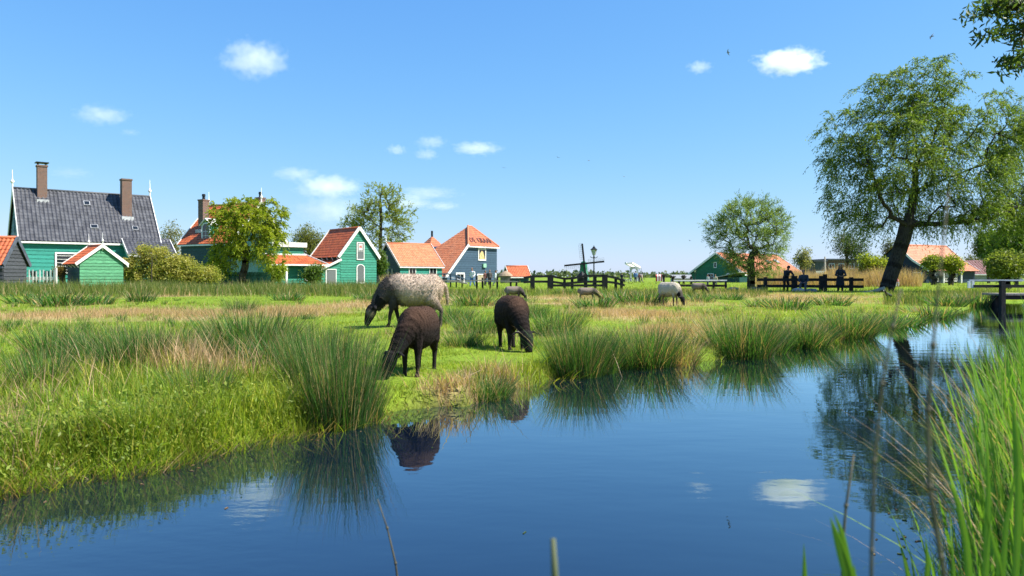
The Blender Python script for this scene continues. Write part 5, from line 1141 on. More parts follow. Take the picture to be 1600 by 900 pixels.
# ------------------------------------------------ birds
GULL = M('gull_feathers', (.20, .20, .21), .7, .2, 6)
def flying(px, py, d, span, rz, roll, label, wing=.25):
    r = thing('gull', label, 'bird', P(px, py, d), rz, 'birds in the sky'); r.rotation_euler = (0, roll, rz); s = span
    MB().loft([((0, -.28*s, 0), (.02*s, 0, 0), (0, 0, .01*s)), ((0, -.18*s, 0), (.045*s, 0, 0), (0, 0, .04*s)), ((0, .05*s, 0), (.06*s, 0, 0), (0, 0, .055*s)), ((0, .2*s, .01*s), (.035*s, 0, 0), (0, 0, .035*s)), ((0, .28*s, 0), (.01*s, 0, 0), (0, 0, .01*s))], 8).build('body', GULL, r, True)
    for sx in (-1, 1):
        m = MB(); ch = .09*s
        m.loft([((sx*.03*s, .04*s, .02*s), (0, ch, 0), (0, 0, .012*s)), ((sx*.24*s, .07*s, wing*.3*s), (0, ch*.85, 0), (0, 0, .01*s)), ((sx*.42*s, -.01*s, wing*.34*s), (0, ch*.5, 0), (0, 0, .006*s)), ((sx*.54*s, -.09*s, wing*.24*s), (0, ch*.12, 0), (0, 0, .003*s))], 6); m.build('wing', GULL, r, True)
flying(1138, 82, 70, .62, R(60), R(50), 'gull banking high above the small cloud pair', .3); flying(1456, 57, 60, .75, R(30), R(-50), 'gull tilted steeply above the leaning tree', .05)
for px, py, d, s, rz, ro, lab in [(872, 246, 130, .8, 20, 20, 'tiny bird left of the other one in the middle sky'), (920, 251, 130, .75, 70, -15, 'tiny bird in the middle sky above the lamp post'), (975, 276, 120, .8, -30, 25, 'tiny bird lowest over the drawbridge'), (787, 262, 130, .8, 10, 5, 'tiny pale bird right of the long cloud'), (1078, 376, 90, .5, 40, 15, 'bird flying low left of the pollard willow')]: flying(px, py, d, s, R(rz), R(ro), lab)
# black bird standing on the bank
d = 25.; r_ = thing('standing_bird', 'black bird standing in the short grass near the water', 'bird', (X(1388, d), d, gz(X(1388, d), d)+.05), R(200)); BB = M('black_feathers', (.012, .012, .014), .5)
MB().loft([((-.2, 0, .13), (0, .015, 0), (0, 0, .01)), ((-.1, 0, .16), (0, .06, 0), (0, 0, .05)), ((.02, 0, .18), (0, .075, 0), (0, 0, .075)), ((.1, 0, .23), (0, .05, 0), (0, 0, .055)), ((.14, 0, .30), (0, .035, 0), (0, 0, .035)), ((.165, 0, .335), (0, .03, 0), (0, 0, .03)), ((.19, 0, .34), (0, .01, 0), (0, 0, .01))], 10).build('body', BB, r_, True)
MB().tube([(.18, 0, .335), (.235, 0, .325)], [.014, .004], 6).build('beak', M('pale_beak', (.5, .45, .4)), r_)
for s in (-1, 1): MB().tube([(.0, s*.035, .13), (.01, s*.035, .0), (.05, s*.04, -.0)], [.01, .007, .006], 5).build('leg', IRON, r_)
# ------------------------------------------------ clouds: soft vapour bodies far behind everything
def cloudmat():
    m = bpy.data.materials.new('cloud_vapour'); m.use_nodes = True; t = m.node_tree; t.nodes.clear(); N = t.nodes.new; L = t.links.new
    out = N('ShaderNodeOutputMaterial'); v = N('ShaderNodeVolumePrincipled'); L(v.outputs[0], out.inputs['Volume']); v.inputs['Color'].default_value = (.98, .98, .99, 1); v.inputs['Anisotropy'].default_value = .2
    tc = N('ShaderNodeTexCoord'); oi = N('ShaderNodeObjectInfo')
    ln = N('ShaderNodeVectorMath'); ln.operation = 'LENGTH'; L(tc.outputs['Object'], ln.inputs[0])
    off = N('ShaderNodeVectorMath'); off.operation = 'MULTIPLY_ADD'; L(oi.outputs['Location'], off.inputs[0]); off.inputs[1].default_value = (.013, .017, .011)
    sc = N('ShaderNodeVectorMath'); sc.operation = 'MULTIPLY'; L(tc.outputs['Object'], sc.inputs[0]); sc.inputs[1].default_value = (1.7, 1.2, 1.0); L(sc.outputs[0], off.inputs[2])
    n = N('ShaderNodeTexNoise'); n.inputs['Scale'].default_value = 2.3; n.inputs['Detail'].default_value = 6; n.inputs['Roughness'].default_value = .6; L(off.outputs[0], n.inputs['Vector'])
    a = N('ShaderNodeMath'); a.operation = 'MULTIPLY_ADD'; L(ln.outputs['Value'], a.inputs[0]); a.inputs[1].default_value = -.66; L(n.outputs['Fac'], a.inputs[2])
    mr = N('ShaderNodeMapRange'); mr.inputs['From Min'].default_value = .0; mr.inputs['From Max'].default_value = .55; mr.inputs['To Max'].default_value = 1; L(a.outputs[0], mr.inputs['Value'])
    at = N('ShaderNodeAttribute'); at.attribute_type = 'OBJECT'; at.attribute_name = 'vapour'
    mm_ = N('ShaderNodeMath'); mm_.operation = 'MULTIPLY'; L(mr.outputs[0], mm_.inputs[0]); L(at.outputs['Fac'], mm_.inputs[1]); L(mm_.outputs[0], v.inputs['Density'])
    return m
CLM = cloudmat(); DC = 1500.; kc = DC/F
cme = MB().ball((0, 0, 0), 1.0, 16, 10).mesh('cloud'); cme.materials.append(CLM)
for px, py, w_, h_, dens, lab in [(398, 93, 110, 60, .045, 'puffy cloud high above the slate house'), (160, 180, 90, 34, .028, 'faint flat cloud left of centre above the slate house'), (203, 207, 34, 12, .02, 'faint wisp just below the flat cloud at left'), (620, 234, 34, 18, .06, 'tiny cloud left of a group of three'), (666, 241, 40, 20, .05, 'small lower cloud of the group of three'), (674, 222, 54, 22, .035, 'small upper cloud of the group of three'), (745, 232, 84, 22, .05, 'long thin cloud right of the group of three'), (462, 272, 76, 24, .03, 'thin cloud above the round tree'), (514, 292, 112, 40, .055, 'bright cloud between the round tree and the airy tree'), (515, 328, 120, 48, .025, 'broad faint cloud low left of the airy tree'), (668, 302, 100, 22, .025, 'thin upper cloud right of the airy tree'), (642, 317, 80, 26, .045, 'cloud touching the right side of the airy tree'), (690, 322, 56, 16, .045, 'small flat cloud beside the airy tree'), (1093, 105, 44, 22, .05, 'small round cloud left of the bright one'), (1233, 97, 108, 42, .10, 'bright white flat-bottomed cloud left of the leaning tree'), (110, 270, 70, 20, .012, 'barely visible wisp over the slate roof chimney')]:
    o_ = bpy.data.objects.new('cloud', cme); COL.objects.link(o_); o_.location = P(px, py, DC); o_.scale = (w_*.62*kc, w_*.45*kc, h_*.62*kc); o_['vapour'] = dens*(.8 if dens > .09 else .55); tag(o_, lab, 'cloud', 'clouds in the blue sky')
# ------------------------------------------------ grass, rushes and reeds
BLADE = leafmat('grass_blade', trans=.45, gloss=.25, rough=.5, tint=(1.2, 1.25, .5))
def blades(p, h, w, lean, az, curve, col, seg=2, coltip=None):
    """p (N,3) foot points; every blade a tapering ribbon of its own"""
    n = len(p); face = az + rng.uniform(-1.2, 1.2, n) + math.pi/2
    dx, dy = np.cos(az), np.sin(az); sx, sy = np.cos(face), np.sin(face)
    V = []; ts = np.linspace(0, 1, seg+1); C = []
    for i, t in enumerate(ts):
        out = lean*h*t + curve*h*t*t; up = h*t*np.sqrt(np.clip(1 - (lean*.5+curve*t*.8)**2, .15, 1))
        c = np.stack([p[:, 0]+dx*out, p[:, 1]+dy*out, p[:, 2]+up], 1)
        cc = col if coltip is None else col*(1-t) + coltip*t
        if i < seg:
            ww = w*(1-.55*t)*.5; s = np.stack([sx*ww, sy*ww, np.zeros(n)], 1); V += [c-s, c+s]; C += [cc, cc]
        else: V.append(c); C.append(cc)
    k = 2*seg+1; V = np.stack(V, 1).reshape(-1, 3); C = np.stack(C, 1).reshape(-1, 3)
    o = (np.arange(n)*k)[:, None]; fs = []
    if seg > 1: fs.append(np.concatenate([o + np.array([[2*i, 2*i+1, 2*i+3, 2*i+2]]) for i in range(seg-1)]))
    fs.append(o + np.array([[2*seg-2, 2*seg-1, 2*seg]]))
    return V, fs, C
def merge(parts):
    Vs, Fs, Cs = [], {}, []; off = 0
    for V, fs, C in parts:
        Vs.append(V); Cs.append(C)
        for f in fs: Fs.setdefault(f.shape[1], []).append(f+off)
        off += len(V)
    return np.concatenate(Vs), [np.concatenate(v) for v in Fs.values()], np.concatenate(Cs)
def gcol(n, x, y, dark=0.):
    t = np.clip(.5 + .45*fnoise(x, y, .9, 1) + rng.normal(0, .22, n), 0, 1); r_ = rng.random(n)
    c = GRASS_C[2]*(1-t[:, None]) + GRASS_C[1]*t[:, None]
    yl = (r_ > .80)[:, None]; c = np.where(yl, GRASS_C[3]*rng.uniform(.7, 1.2, (n, 1)), c)
    return c*rng.uniform(.62, 1.22, (n, 1))*np.clip(1 + .30*fnoise(x, y, .22, 0) + .2*fnoise(x, y, 3., 3), .45, 1.4)[:, None]
def scat(n, x0, x1, d0, d1, power=1.0, in_view=True):
    """points on land in front of the camera, denser close by"""
    u = rng.random(n); d = 1/(1/d0 + (1/d1-1/d0)*u) if power == 1 else d0 + (d1-d0)*u
    px = rng.uniform(x0, x1, n); return (px-800)/F*d, d
HOLES = [(L1.location.x, L1.location.y-.1, .42), (L2.location.x, L2.location.y, .2), (EW.location.x-.4, EW.location.y-.1, .9), (L1.location.x+.1, L1.location.y-.75, .55), (L2.location.x+.05, L2.location.y-1.2, .7), (L2.location.x-.5, L2.location.y-1.6, .7)]
parts = []
def field(n, d0, d1, h0, h1, w, px0=-80, px1=1680, keep=None, lean=.35, curve=.35, seg=2, wide=1.):
    x, d = scat(n, px0, px1, d0, d1); s = sdist(x, d) + .10*fnoise(x, d, .35, 1)
    ok = s > .03
    if keep is not None: ok &= keep(x, d, s)
    x, d = x[ok], d[ok]; s = s[ok]; n = len(x); z = ground_z(x, d)
    long_ = np.clip(.5 + .7*fnoise(x, d, 1.4, 2), 0, 1); st = straw(x, d)
    h = (h0 + (h1-h0)*long_*rng.uniform(.4, 1.2, n))*rng.uniform(.6, 1.2, n)
    for cx, cy, r_ in HOLES: h = np.where(np.hypot(x-cx, y_(d)-cy) < r_, h*.45, h)
    c = gcol(n, x, d); is_st = rng.random(n) < np.clip(st*.95, 0, .9); c = np.where(is_st[:, None], STRAW_C*rng.uniform(.55, 1.15, (n, 1)), c); h = np.where(is_st, h*1.2+.10, h)
    parts.append(blades(np.stack([x, d, z-.01], 1), h, w*rng.uniform(.6, 1.4, n)*(d/d0)**.45, np.abs(rng.normal(0, lean, n)), rng.uniform(0, 6.28, n), rng.uniform(0, curve, n), c, seg))
def y_(d): return d
_fp = sorted([(b, a) for a, b in FAR[2:]]); _fd = np.array([q[0] for q in _fp]); _fx = np.array([q[1] for q in _fp])
pasture_side = lambda x, d, s: (x < np.interp(d, _fd, _fx) + .8) | (d > 24)
left_bias = lambda x, d, s: pasture_side(x, d, s)
field(150000, 2.6, 7.5, .025, .11, .0040, keep=pasture_side)
field(170000, 6.5, 18, .02, .10, .0055, keep=pasture_side)
field(130000, 16, 60, .02, .11, .012, keep=pasture_side, seg=1)
field(26000, 40, 130, .10, .35, .03, keep=pasture_side, seg=1)
# taller grass on the near-left bank and along the water's edge
field(52000, 2.6, 6.0, .10, .34, .0048, px0=-120, px1=520, keep=lambda x, d, s: (s < 2.6) & (x < -.5), lean=.25, curve=.45, seg=3)
field(45000, 3.0, 26, .05, .24, .0050, keep=lambda x, d, s: (s < .30) & pasture_side(x, d, s), lean=.45, curve=.7, seg=3)
field(8000, 3.0, 14, .08, .26, .0065, keep=lambda x, d, s: (s < .35) & pasture_side(x, d, s), lean=.55, curve=.8, seg=3)
# limp blades hanging over the water's edge, green and dead
def rim(n, d1, h0, h1, w, dead):
    x, d = scat(n, -80, 1650, 2.8, d1); s = sdist(x, d) + .10*fnoise(x, d, .35, 1); ok = (s > -.06) & (s < .10) & pasture_side(x, d, s); x, d = x[ok], d[ok]; m = len(x)
    e = .05; gx_ = sdist(x+e, d)-sdist(x-e, d); gy_ = sdist(x, d+e)-sdist(x, d-e); az = np.arctan2(-gy_, -gx_) + rng.normal(0, .7, m)
    c = gcol(m, x, d); c = np.where((rng.random(m) < dead)[:, None], STRAW_C*rng.uniform(.25, .8, (m, 1)), c)
    hr_ = rng.uniform(h0, h1, m)
    for cx, cy, r_ in HOLES: hr_ = np.where(np.hypot(x-cx, d-cy) < r_*1.2, hr_*.4, hr_)
    parts.append(blades(np.stack([x, d, np.maximum(ground_z(x, d), -.03)], 1), hr_, w*rng.uniform(.6, 1.4, m)*(d/3)**.4, rng.uniform(.3, .8, m), az, rng.uniform(.2, .6, m), c, 3))
rim(70000, 26, .05, .20, .005, .40)
# small tufts scattered through the turf
tx, td = scat(1500, -60, 1560, 3.2, 40); ts_ = sdist(tx, td); ok = (ts_ > .12) & pasture_side(tx, td, ts_) & (rng.random(1500) < .5 + .6*fnoise(tx, td, 1.6, 3)); tx, td = tx[ok], td[ok]
for cx, cy, r_ in HOLES[:2]+HOLES[3:]: ok = np.hypot(tx-cx, td-cy) > r_*1.3; tx, td = tx[ok], td[ok]
nb_ = 46; rad_ = np.repeat(rng.uniform(.03, .13, len(tx)), nb_); aa = rng.uniform(0, 6.28, len(tx)*nb_); qq = np.sqrt(rng.random(len(aa)))*rad_
bx_, by_ = np.repeat(tx, nb_)+np.cos(aa)*qq, np.repeat(td, nb_)+np.sin(aa)*qq; m = len(bx_); k_mix = np.repeat(rng.random(len(tx)), nb_)[:, None]
cc_ = (np.array([.07, .16, .028])*(1-k_mix) + np.array([.26, .34, .05])*k_mix)*rng.uniform(.7, 1.25, (m, 1)); cc_ = np.where((rng.random(m) < .12)[:, None], STRAW_C*.8, cc_)
parts.append(blades(np.stack([bx_, by_, ground_z(bx_, by_)-.01], 1), np.repeat(rng.uniform(.08, .26, len(tx)), nb_)*rng.uniform(.6, 1.1, m), .004*rng.uniform(.7, 1.4, m)*(by_/3)**.5, np.abs(rng.normal(.15, .3, m)), aa + rng.normal(0, .5, m), rng.uniform(.1, .5, m), cc_, 2))
V, fs, C = merge(parts)
tag(link('grass', np_mesh('grass', V, fs, C), BLADE), kind='stuff')
print('grass tris', sum(len(f)*(f.shape[1]-2) for f in fs))
# broad-leaved weeds on the near-left bank
wx, wd_ = scat(2600, -60, 560, 2.8, 5.8); s_ = sdist(wx, wd_); ok = (s_ > .0) & (s_ < .55); wx, wd_ = wx[ok], wd_[ok]
cp = np.stack([wx, wd_, ground_z(wx, wd_)+rng.uniform(.03, .20, len(wx))], 1)
V, Fq, c = leaves(cp, 9, (.04, .04, .03), .026, .42, [(.13, .23, .03), (.30, .34, .06)], 0, 77)
tag(link('bank_weeds', np_mesh('bank_weeds', V, [Fq], c), LEAF), kind='stuff')
# rush clumps: countable tussocks, each a thing of its own
RUSH_C = np.array([(.04, .11, .028), (.075, .17, .032), (.11, .17, .04)])
def rush_mesh(n, r, h, seed, dry=.12, spread=.55):
    global rng
    keep_ = rng; rng = np.random.default_rng(seed)
    a = rng.uniform(0, 6.28, n); q = np.sqrt(rng.random(n))*r; p = np.stack([np.cos(a)*q, np.sin(a)*q, np.full(n, -.03)], 1)
    az = a + rng.normal(0, .6, n); hh = h*rng.uniform(.45, 1.1, n); ln = np.clip(q/r*spread*rng.uniform(.2, 1.2, n), 0, .8)
    c = RUSH_C[0]*(1-rng.random((n, 1))) + RUSH_C[1]*rng.random((n, 1)); dr = rng.random(n) < dry; c = np.where(dr[:, None], STRAW_C*rng.uniform(.45, 1., (n, 1)), c)
    tip = np.where((rng.random(n) < .12)[:, None], STRAW_C*.6, c*1.15)
    V, fs, C = blades(p, hh, .0052*np.ones(n), ln, az, rng.uniform(0, .35, n), c, 3, tip)
    rng = keep_
    me = np_mesh('stems', V, fs, C); me.materials.append(BLADE); return me
RM = {'big': [rush_mesh(1500, .30, .62, 100+i) for i in range(4)], 'mid': [rush_mesh(700, .24, .48, 110+i) for i in range(4)], 'dry': [rush_mesh(700, .26, .42, 120+i, .75) for i in range(3)], 'far': [rush_mesh(260, .32, .50, 130+i, .15) for i in range(3)]}
for m in RM['far']:
    v, _ = mesh_np(m)
    ctr = v.reshape(-1, 7, 3); c0 = ctr[:, 0:1]*.5 + ctr[:, 1:2]*.5
    for i in range(3): mid = (ctr[:, 2*i]+ctr[:, 2*i+1])/2; hw_ = (ctr[:, 2*i+1]-ctr[:, 2*i])*.5*3.2; ctr[:, 2*i] = mid-hw_; ctr[:, 2*i+1] = mid+hw_
    m.vertices.foreach_set('co', ctr.reshape(-1).astype(np.float32)); m.update()
def clump(px, py, kind, sx, sz, label, group='rush clumps on the pasture', i=[0]):
    d = (CZ-.12)*F/(py-HY); x = X(px, d); i[0] += 1
    while float(sdist(np.array([x]), np.array([d]))[0]) < .07: d += .04; x = X(px, d)
    ml = RM[kind]; o = bpy.data.objects.new('rush_clump', ml[i[0] % len(ml)]); COL.objects.link(o)
    o.location = (x, d, max(gz(x, d), 0.0)); o.scale = (sx, sx, sz); o.rotation_euler = (0, 0, rng.uniform(0, 6.28)); tag(o, label, 'rushes', group); return o
NEARC = [
 (530, 642, 'big', .66, 1.16, 'tallest dark rush clump at the water just left of the front lamb'), (500, 618, 'big', .75, 1.0, 'dark rush clump at the left flank of the tallest one beside the lamb'), (566, 655, 'mid', .6, .75, 'small rush clump between the tallest clump and the front lamb'),
 (395, 560, 'big', 1.3, 1.02, 'wide dark rush clump left of the tallest, before the straw patch'), (440, 575, 'mid', 1.2, .9, 'rush clump closing the gap beside the wide dark one'), (352, 548, 'mid', 1.1, .9, 'low rush clump at the left edge of the wide dark one'),
 (240, 592, 'big', .95, .92, 'rush clump with brown stems in the left third'), (205, 600, 'mid', 1.0, 1.0, 'blue-green rush clump left of the brown-stemmed one'), (285, 598, 'dry', .9, .9, 'half dry rush clump right of the brown-stemmed one'), (160, 570, 'mid', 1.2, 1.0, 'rush clump under the big straw patch at left'), (90, 560, 'mid', 1.2, .95, 'rush clump nearest the left picture edge'), (70, 620, 'mid', .8, .9, 'thin rush clump low at the left picture edge'), (310, 640, 'mid', .7, .7, 'low rush clump on the lit bank below the brown-stemmed one'),
 (902, 590, 'big', .85, .92, 'tall rush clump right of the second lamb'), (925, 585, 'big', .85, .78, 'rush clump with yellow stems at the water right of the second lamb'), (760, 612, 'mid', .8, .5, 'low rush clump at the water between the two lambs'), 
 (1005, 572, 'big', 1.1, .85, 'broad rush clump at the water under the middle straw patch'), (1050, 568, 'dry', 1.1, .85, 'brown dry rush clump right of the broad one'), (965, 574, 'mid', .9, .6, 'small rush clump left of the broad one'),
 (1160, 563, 'big', 1.2, 1.0, 'big round dark rush clump alone at the water'), (1195, 556, 'mid', 1.1, .8, 'right shoulder of the big round rush clump'),
 (1250, 535, 'big', 1.2, .72, 'rush clump standing right of the big round one'), (1320, 515, 'big', 1.5, .85, 'rush clump below the three people at the fence'), (1375, 507, 'mid', 1.6, .6, 'low rush clump near the reflected trunk'), (1452, 492, 'far', 1.5, .75, 'dark rush clump under the flared barn'), (1400, 500, 'far', 1.5, .6, 'rush clump right of the standing bird'),
 (725, 540, 'mid', .9, .5, 'soft rush clump between the front lamb and the second lamb'), (705, 505, 'mid', 1.4, .9, 'rush clump at the ewe’s hind legs'), (745, 520, 'mid', 1.3, .8, 'rush clump left of the second lamb'), (870, 525, 'mid', 1.3, 1.0, 'upright rush clump behind the tall one right of the second lamb')]
for a in NEARC: clump(*a)
MIDC = [(220, 472, 'far', 1.3, .9, 'lone dark rush clump in the short grass under the wide shrub'), (95, 478, 'far', 2.2, .95, 'wide rush clump at left below the white fence'), (50, 474, 'far', 2.0, .9, 'rush clump at left below the charcoal shed'), (145, 476, 'far', 1.8, .85, 'rush clump right of the wide left one'), (375, 492, 'mid', 1.2, .95, 'thin rush clump in the middle of the straw patches'), (570, 470, 'far', 1.2, .6, 'rush clump left of the ewe’s head'), (740, 478, 'far', 1.8, .9, 'rush clump right of the ewe’s tail'), (930, 482, 'far', 1.5, .8, 'rush clump below the low brown sheep'), (975, 475, 'far', 2.0, 1.1, 'wide rush clump left of the pale sheep'), (1010, 476, 'far', 1.8, 1.05, 'rush clump hiding the pale sheep’s hind legs'), (1090, 472, 'far', 1.7, .7, 'rush clump right of the pale sheep’s head'), (880, 460, 'far', 1.5, .7, 'rush clump between the two small brown sheep'), (830, 496, 'mid', 1.3, .8, 'rush clump behind the second lamb'), (1230, 484, 'far', 1.5, .9, 'rush clump below the fence with people'), (1300, 478, 'far', 1.4, .8, 'rush clump below the big gate post'), (1190, 480, 'far', 1.2, .6, 'rush clump below the pollard willow'), (800, 474, 'far', 1.4, .5, 'rush clump at the small grey-brown sheep'), (450, 470, 'far', 1.6, .7, 'rush clump below the porch house'), (640, 520, 'mid', .8, .5, 'small rush clump under the ewe’s belly'), (1140, 468, 'far', 1.6, .6, 'rush clump at the dark boulders'), (1480, 478, 'far', 1.5, .8, 'rush clump before the white posts'), (1525, 473, 'far', 1.6, 1.1, 'dark rush clump at the left end of the footbridge')]
for a in MIDC: clump(*a)
# fringe of rank grass along the far edge of the meadow: nobody could count it
fp = []
def fringe(n, px0, px1, d0, d1, h0, h1, w, straw_p=.1, colr=None):
    px = rng.uniform(px0, px1, n); d = rng.uniform(d0, d1, n); x = (px-800)/F*d; den = .6+.6*fnoise(x, d*2, 2.2, 1); ok = (rng.random(n) < den) & (sdist(x, d) > .2); x, d = x[ok], d[ok]; m = len(x)
    hv = np.clip(.75+.4*fnoise(x, d, 3, 2), .35, 1.3); h = (h0+(h1-h0)*rng.random(m))*hv; r_ = rng.random((m, 1)); c = np.array([.075, .125, .028])*(1-r_) + np.array([.19, .22, .05])*r_
    if colr is not None: c = np.array(colr[0])*(1-r_) + np.array(colr[1])*r_
    c = np.where((rng.random(m) < straw_p)[:, None], STRAW_C*rng.uniform(.6, 1, (m, 1)), c)
    fp.append(blades(np.stack([x, d, ground_z(x, d)], 1), h, w*rng.uniform(.6, 1.4, m), np.abs(rng.normal(0, .22, m)), rng.uniform(0, 6.28, m), rng.uniform(0, .3, m), c, 2))
fringe(36000, -60, 640, 32, 47, .45, .90, .022); fringe(16000, 640, 1200, 30, 43, .2, .5, .02); fringe(9000, 1380, 1560, 22, 40, .2, .45, .02)
V, fs, C = merge(fp); tag(link('rank_grass', np_mesh('rank_grass', V, fs, C), BLADE), kind='stuff')
fp = []; fringe(26000, 1180, 1440, 62, 74, 1.3, 2.1, .03, 1.0); fringe(3000, 596, 616, 70, 78, .6, 1.5, .03, .8); V, fs, C = merge(fp); tag(link('dry_reeds', np_mesh('dry_reeds', V, fs, C), BLADE), kind='stuff')
# ------------------------------------------------ reeds on the near bank, right foreground
rp = []
REED_C = [np.array([.10, .24, .03]), np.array([.20, .33, .045]), np.array([.05, .13, .03])]
def reeds(n, px0, px1, d0, d1, h0, h1, w, off=0., cols=(0, 1), dead=.0, lean=.14, curve=.35):
    px = rng.uniform(px0, px1, n); d = d0 + (d1-d0)*rng.random(n)**1.3; x = (px-800)/F*d; s = sdist(x, d); ok = s > -.25 + off; x, d = x[ok], d[ok]; m = len(x); z = np.maximum(ground_z(x, d), -.06)
    r_ = rng.random((m, 1)); c = REED_C[cols[0]]*(1-r_) + REED_C[cols[1]]*r_; dd = rng.random(m) < dead; c = np.where(dd[:, None], STRAW_C*rng.uniform(.5, 1.1, (m, 1)), c)
    rp.append(blades(np.stack([x, d, z], 1), rng.uniform(h0, h1, m), np.where(dd, .45, 1)*w*rng.uniform(.6, 1.3, m), np.abs(rng.normal(0, lean, m)), rng.normal(2.2, 1.2, m), rng.uniform(0, curve, m), c, 4))
reeds(330, 1525, 1760, 1.9, 3.2, .38, .68, .011, lean=.10, curve=.25); reeds(620, 1550, 1750, 2.8, 5.5, .40, .72, .011, lean=.10, curve=.25); reeds(420, 1590, 1800, 4.5, 9, .5, .85, .012, lean=.1, curve=.2)
reeds(26, 1440, 1530, 1.75, 2.4, .16, .40, .012, lean=.1); reeds(240, 1560, 1720, 1.8, 4.5, .4, .70, .006, dead=1., lean=.3, curve=.5); reeds(120, 1500, 1600, 1.9, 3., .25, .5, .005, dead=.8, lean=.5, curve=.5)
reeds(5200, 1530, 1800, 2.4, 7, .15, .36, .005, cols=(2, 0), lean=.3); reeds(2600, 1560, 1900, 6, 16, .25, .5, .008, cols=(2, 0), lean=.3); reeds(900, 1470, 1640, 1.7, 2.8, .08, .22, .004, cols=(2, 0), lean=.4)  # low grass behind the reeds, its shade put into the darker green
V, fs, C = merge(rp); tag(link('reeds', np_mesh('reeds', V, fs, C), BLADE), kind='stuff')
# single shoots and stems close to the camera
DEAD = M('dead_reed_stem', (.10, .09, .055), .7, .25, 12, rnd=.1); FRESH = leafmat('fresh_reed_leaf', .45, .3, .4)
def stem(label, pts, d, r0, r1, nodes=4):
    w_ = [Vector(P(px, py, d)) for px, py in pts]; o = w_[0].copy(); r = thing('dead_reed', label, 'reed', o, 0, 'dead reed stems before the lens'); q = [p-o for p in w_]; k = len(q)
    MB().tube(q, [r0+(r1-r0)*i/(k-1) for i in range(k)], 7).build('stalk', DEAD, r, True)
    for i in range(1, k-1): MB().tube([q[i]-(q[i+1]-q[i]).normalized()*.003, q[i]+(q[i+1]-q[i]).normalized()*.003], r0*1.08, 7).build('node', DEAD, r, True)
    return r
stem('blurred dead reed stem, tall and curved, left one of the long pair', [(1360, 990), (1362, 860), (1366, 720), (1378, 600), (1395, 510), (1408, 450)], .78, .0021, .0008)
stem('blurred dead reed stem, tall and dark, right one of the long pair', [(1492, 990), (1470, 870), (1452, 760), (1450, 640), (1458, 540), (1468, 430), (1482, 300)], .72, .0028, .0007)
stem('short pale dead reed stem above the green shoot', [(1318, 1000), (1316, 860), (1322, 790), (1334, 710)], 1.15, .0030, .0014)
stem('thin green-brown stem leaning in from the bottom edge left of centre', [(628, 960), (618, 880), (605, 825), (590, 780)], 1.9, .0034, .0012)
st_ = thing('cut_stalk', 'blurred stub of a stalk at the bottom edge near the centre', 'stalk', P(866, 990, .8)); MB().tube([(0, 0, 0), P(867, 900, .8)-P(866, 990, .8), P(864, 842, .8)-P(866, 990, .8)], [.004, .004, .0028], 8).build('stem', M('olive_stalk', (.12, .14, .07)), st_, True)
def shoot(label, lv, d):
    o = Vector(P(lv[0][0][0][0], lv[0][0][0][1], d)); r = thing('reed_shoot', label, 'reed', o, 0, 'green reed shoots before the lens')
    for pts, w_ in lv:
        q = [P(px, py, d)-o for px, py in pts]; n = 9; V_ = []; C_ = []
        for i in range(n):
            t = i/(n-1)*(len(q)-1); a = min(int(t), len(q)-2); f = t-a; p = q[a].lerp(q[a+1], f); dn = (q[a+1]-q[a]).normalized(); sd_ = dn.cross(Vector((.25, 1, 0))).normalized(); ww = w_*.5*max(.02, math.sin(math.pi*(.25+.75*i/(n-1)))); fold = Vector((0, 1, 0))*ww*.5
            V_ += [p-sd_*ww, p+fold, p+sd_*ww]; C_ += [REED_C[0]*.9, REED_C[1], REED_C[0]]
        fs_ = np.array([(3*i+j, 3*i+j+1, 3*i+j+4, 3*i+j+3) for i in range(n-1) for j in range(2)])
        link('leaf', np_mesh('leaf', np.array([tuple(v) for v in V_]), [fs_], np.array(C_)), FRESH, r, True)
shoot('bright green reed shoot at the bottom edge under the short pale stem', [([(1340, 990), (1325, 900), (1308, 840), (1297, 808)], .015), ([(1338, 990), (1330, 900), (1315, 830), (1302, 800)], .010), ([(1345, 990), (1336, 910), (1334, 880)], .008)], 1.1)
shoot('single narrow green reed tip rising from the bottom edge', [([(1262, 990), (1258, 920), (1256, 848)], .011)], 1.25)
shoot('green reed shoot in the right foreground with one tall blade', [([(1520, 1000), (1512, 860), (1496, 780), (1481, 752)], .014), ([(1530, 1000), (1540, 900), (1545, 760), (1541, 690)], .013), ([(1500, 1000), (1492, 920), (1487, 848)], .010)], 1.5)
shoot('green reed shoot nearest the bottom right corner', [([(1580, 1000), (1590, 850), (1592, 700), (1578, 600)], .014), ([(1570, 1000), (1560, 880), (1540, 800)], .013), ([(1590, 1000), (1610, 800), (1600, 640)], .012), ([(1560, 1000), (1572, 820), (1590, 720)], .011)], 1.5)
shoot('slim green shoots beside the foot of the dark stem', [([(1430, 990), (1424, 920), (1409, 862)], .012), ([(1440, 980), (1450, 880), (1446, 840)], .010)], 1.5)
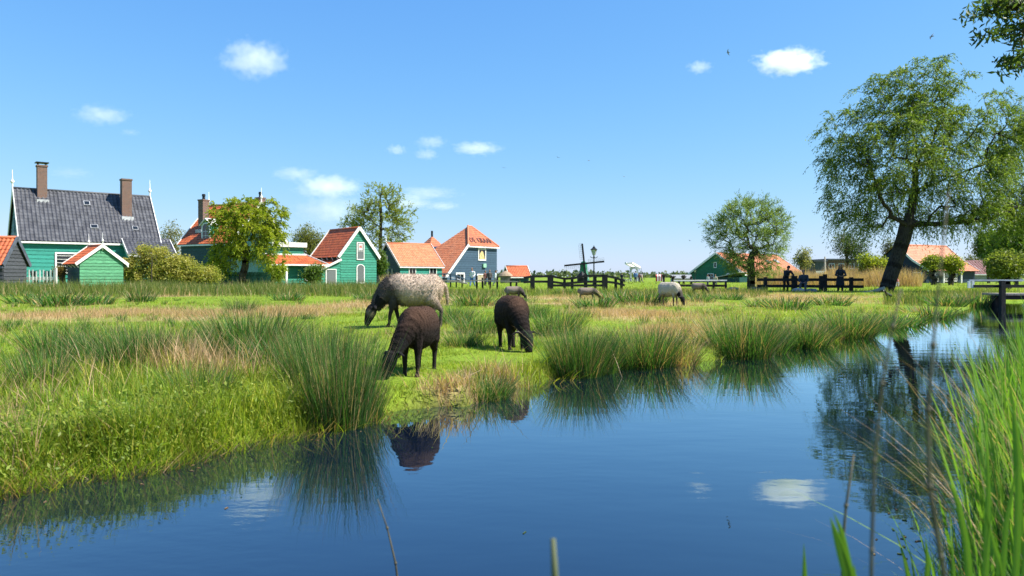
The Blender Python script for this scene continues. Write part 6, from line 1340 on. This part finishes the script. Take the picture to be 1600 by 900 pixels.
# dry sticks
def stick(label, a, b, d1, d2, r_):
    p, q_ = P(*a, d1), P(*b, d2); o = thing('dry_stick', label, 'stick', p, 0, 'dry sticks on the bank'); MB().tube([(0, 0, 0), (q_-p)*.55+Vector((0, 0, .01)), q_-p], [r_, r_*.9, r_*.6], 7).build('stick', M('dry_stick_wood', (.40, .31, .2), .9, .2, 15), o, True)
stick('long pale dry stalk lying on the grass between the lambs', (690, 612), (752, 578), 5.75, 6.5, .004); stick('pale dry stalk sloping down to the water at the bank', (955, 545), (972, 590), 7.6, 7.3, .003); stick('short straw stalk on the lit left bank', (58, 682), (84, 716), 4.0, 3.8, .005)

# bits of floating stem and leaf
fx_, fd_ = scat(5000, -60, 1500, 2.5, 20); fs2 = sdist(fx_, fd_); ok = (fs2 < -.03) & (rng.random(5000) < np.where(fs2 > -.22, .22, .0015)); fx_, fd_ = fx_[ok], fd_[ok]; m = len(fx_)
an = rng.uniform(0, 6.28, m); ll = rng.uniform(.003, .014, m); ww = rng.uniform(.0015, .004, m); u_ = np.stack([np.cos(an), np.sin(an), an*0], 1); v_ = np.stack([-np.sin(an), np.cos(an), an*0], 1); c0 = np.stack([fx_, fd_, np.full(m, .003)], 1)
V = np.stack([c0-u_*ll[:, None]-v_*ww[:, None], c0+u_*ll[:, None]-v_*ww[:, None], c0+u_*ll[:, None]+v_*ww[:, None], c0-u_*ll[:, None]+v_*ww[:, None]], 1)
lo_ = V.reshape(-1, 3).copy(); lo_[:, 2] -= .0035; q = (np.arange(m)*4)[:, None]; allV = np.concatenate([V.reshape(-1, 3), lo_]); o2 = m*4
sides = np.concatenate([np.concatenate([q+i, q+(i+1) % 4, q+(i+1) % 4+o2, q+i+o2], 1) for i in range(4)])
cf = np.where((rng.random(m) < .5)[:, None], STRAW_C*rng.uniform(.5, 1., (m, 1)), np.array([.12, .18, .04])*rng.uniform(.6, 1.3, (m, 1))); cf = np.repeat(cf, 4, 0)
tag(link('floating_litter', np_mesh('floating_litter', allV, [q+np.array([[0, 1, 2, 3]]), sides], np.concatenate([cf, cf])), BLADE), kind='stuff')
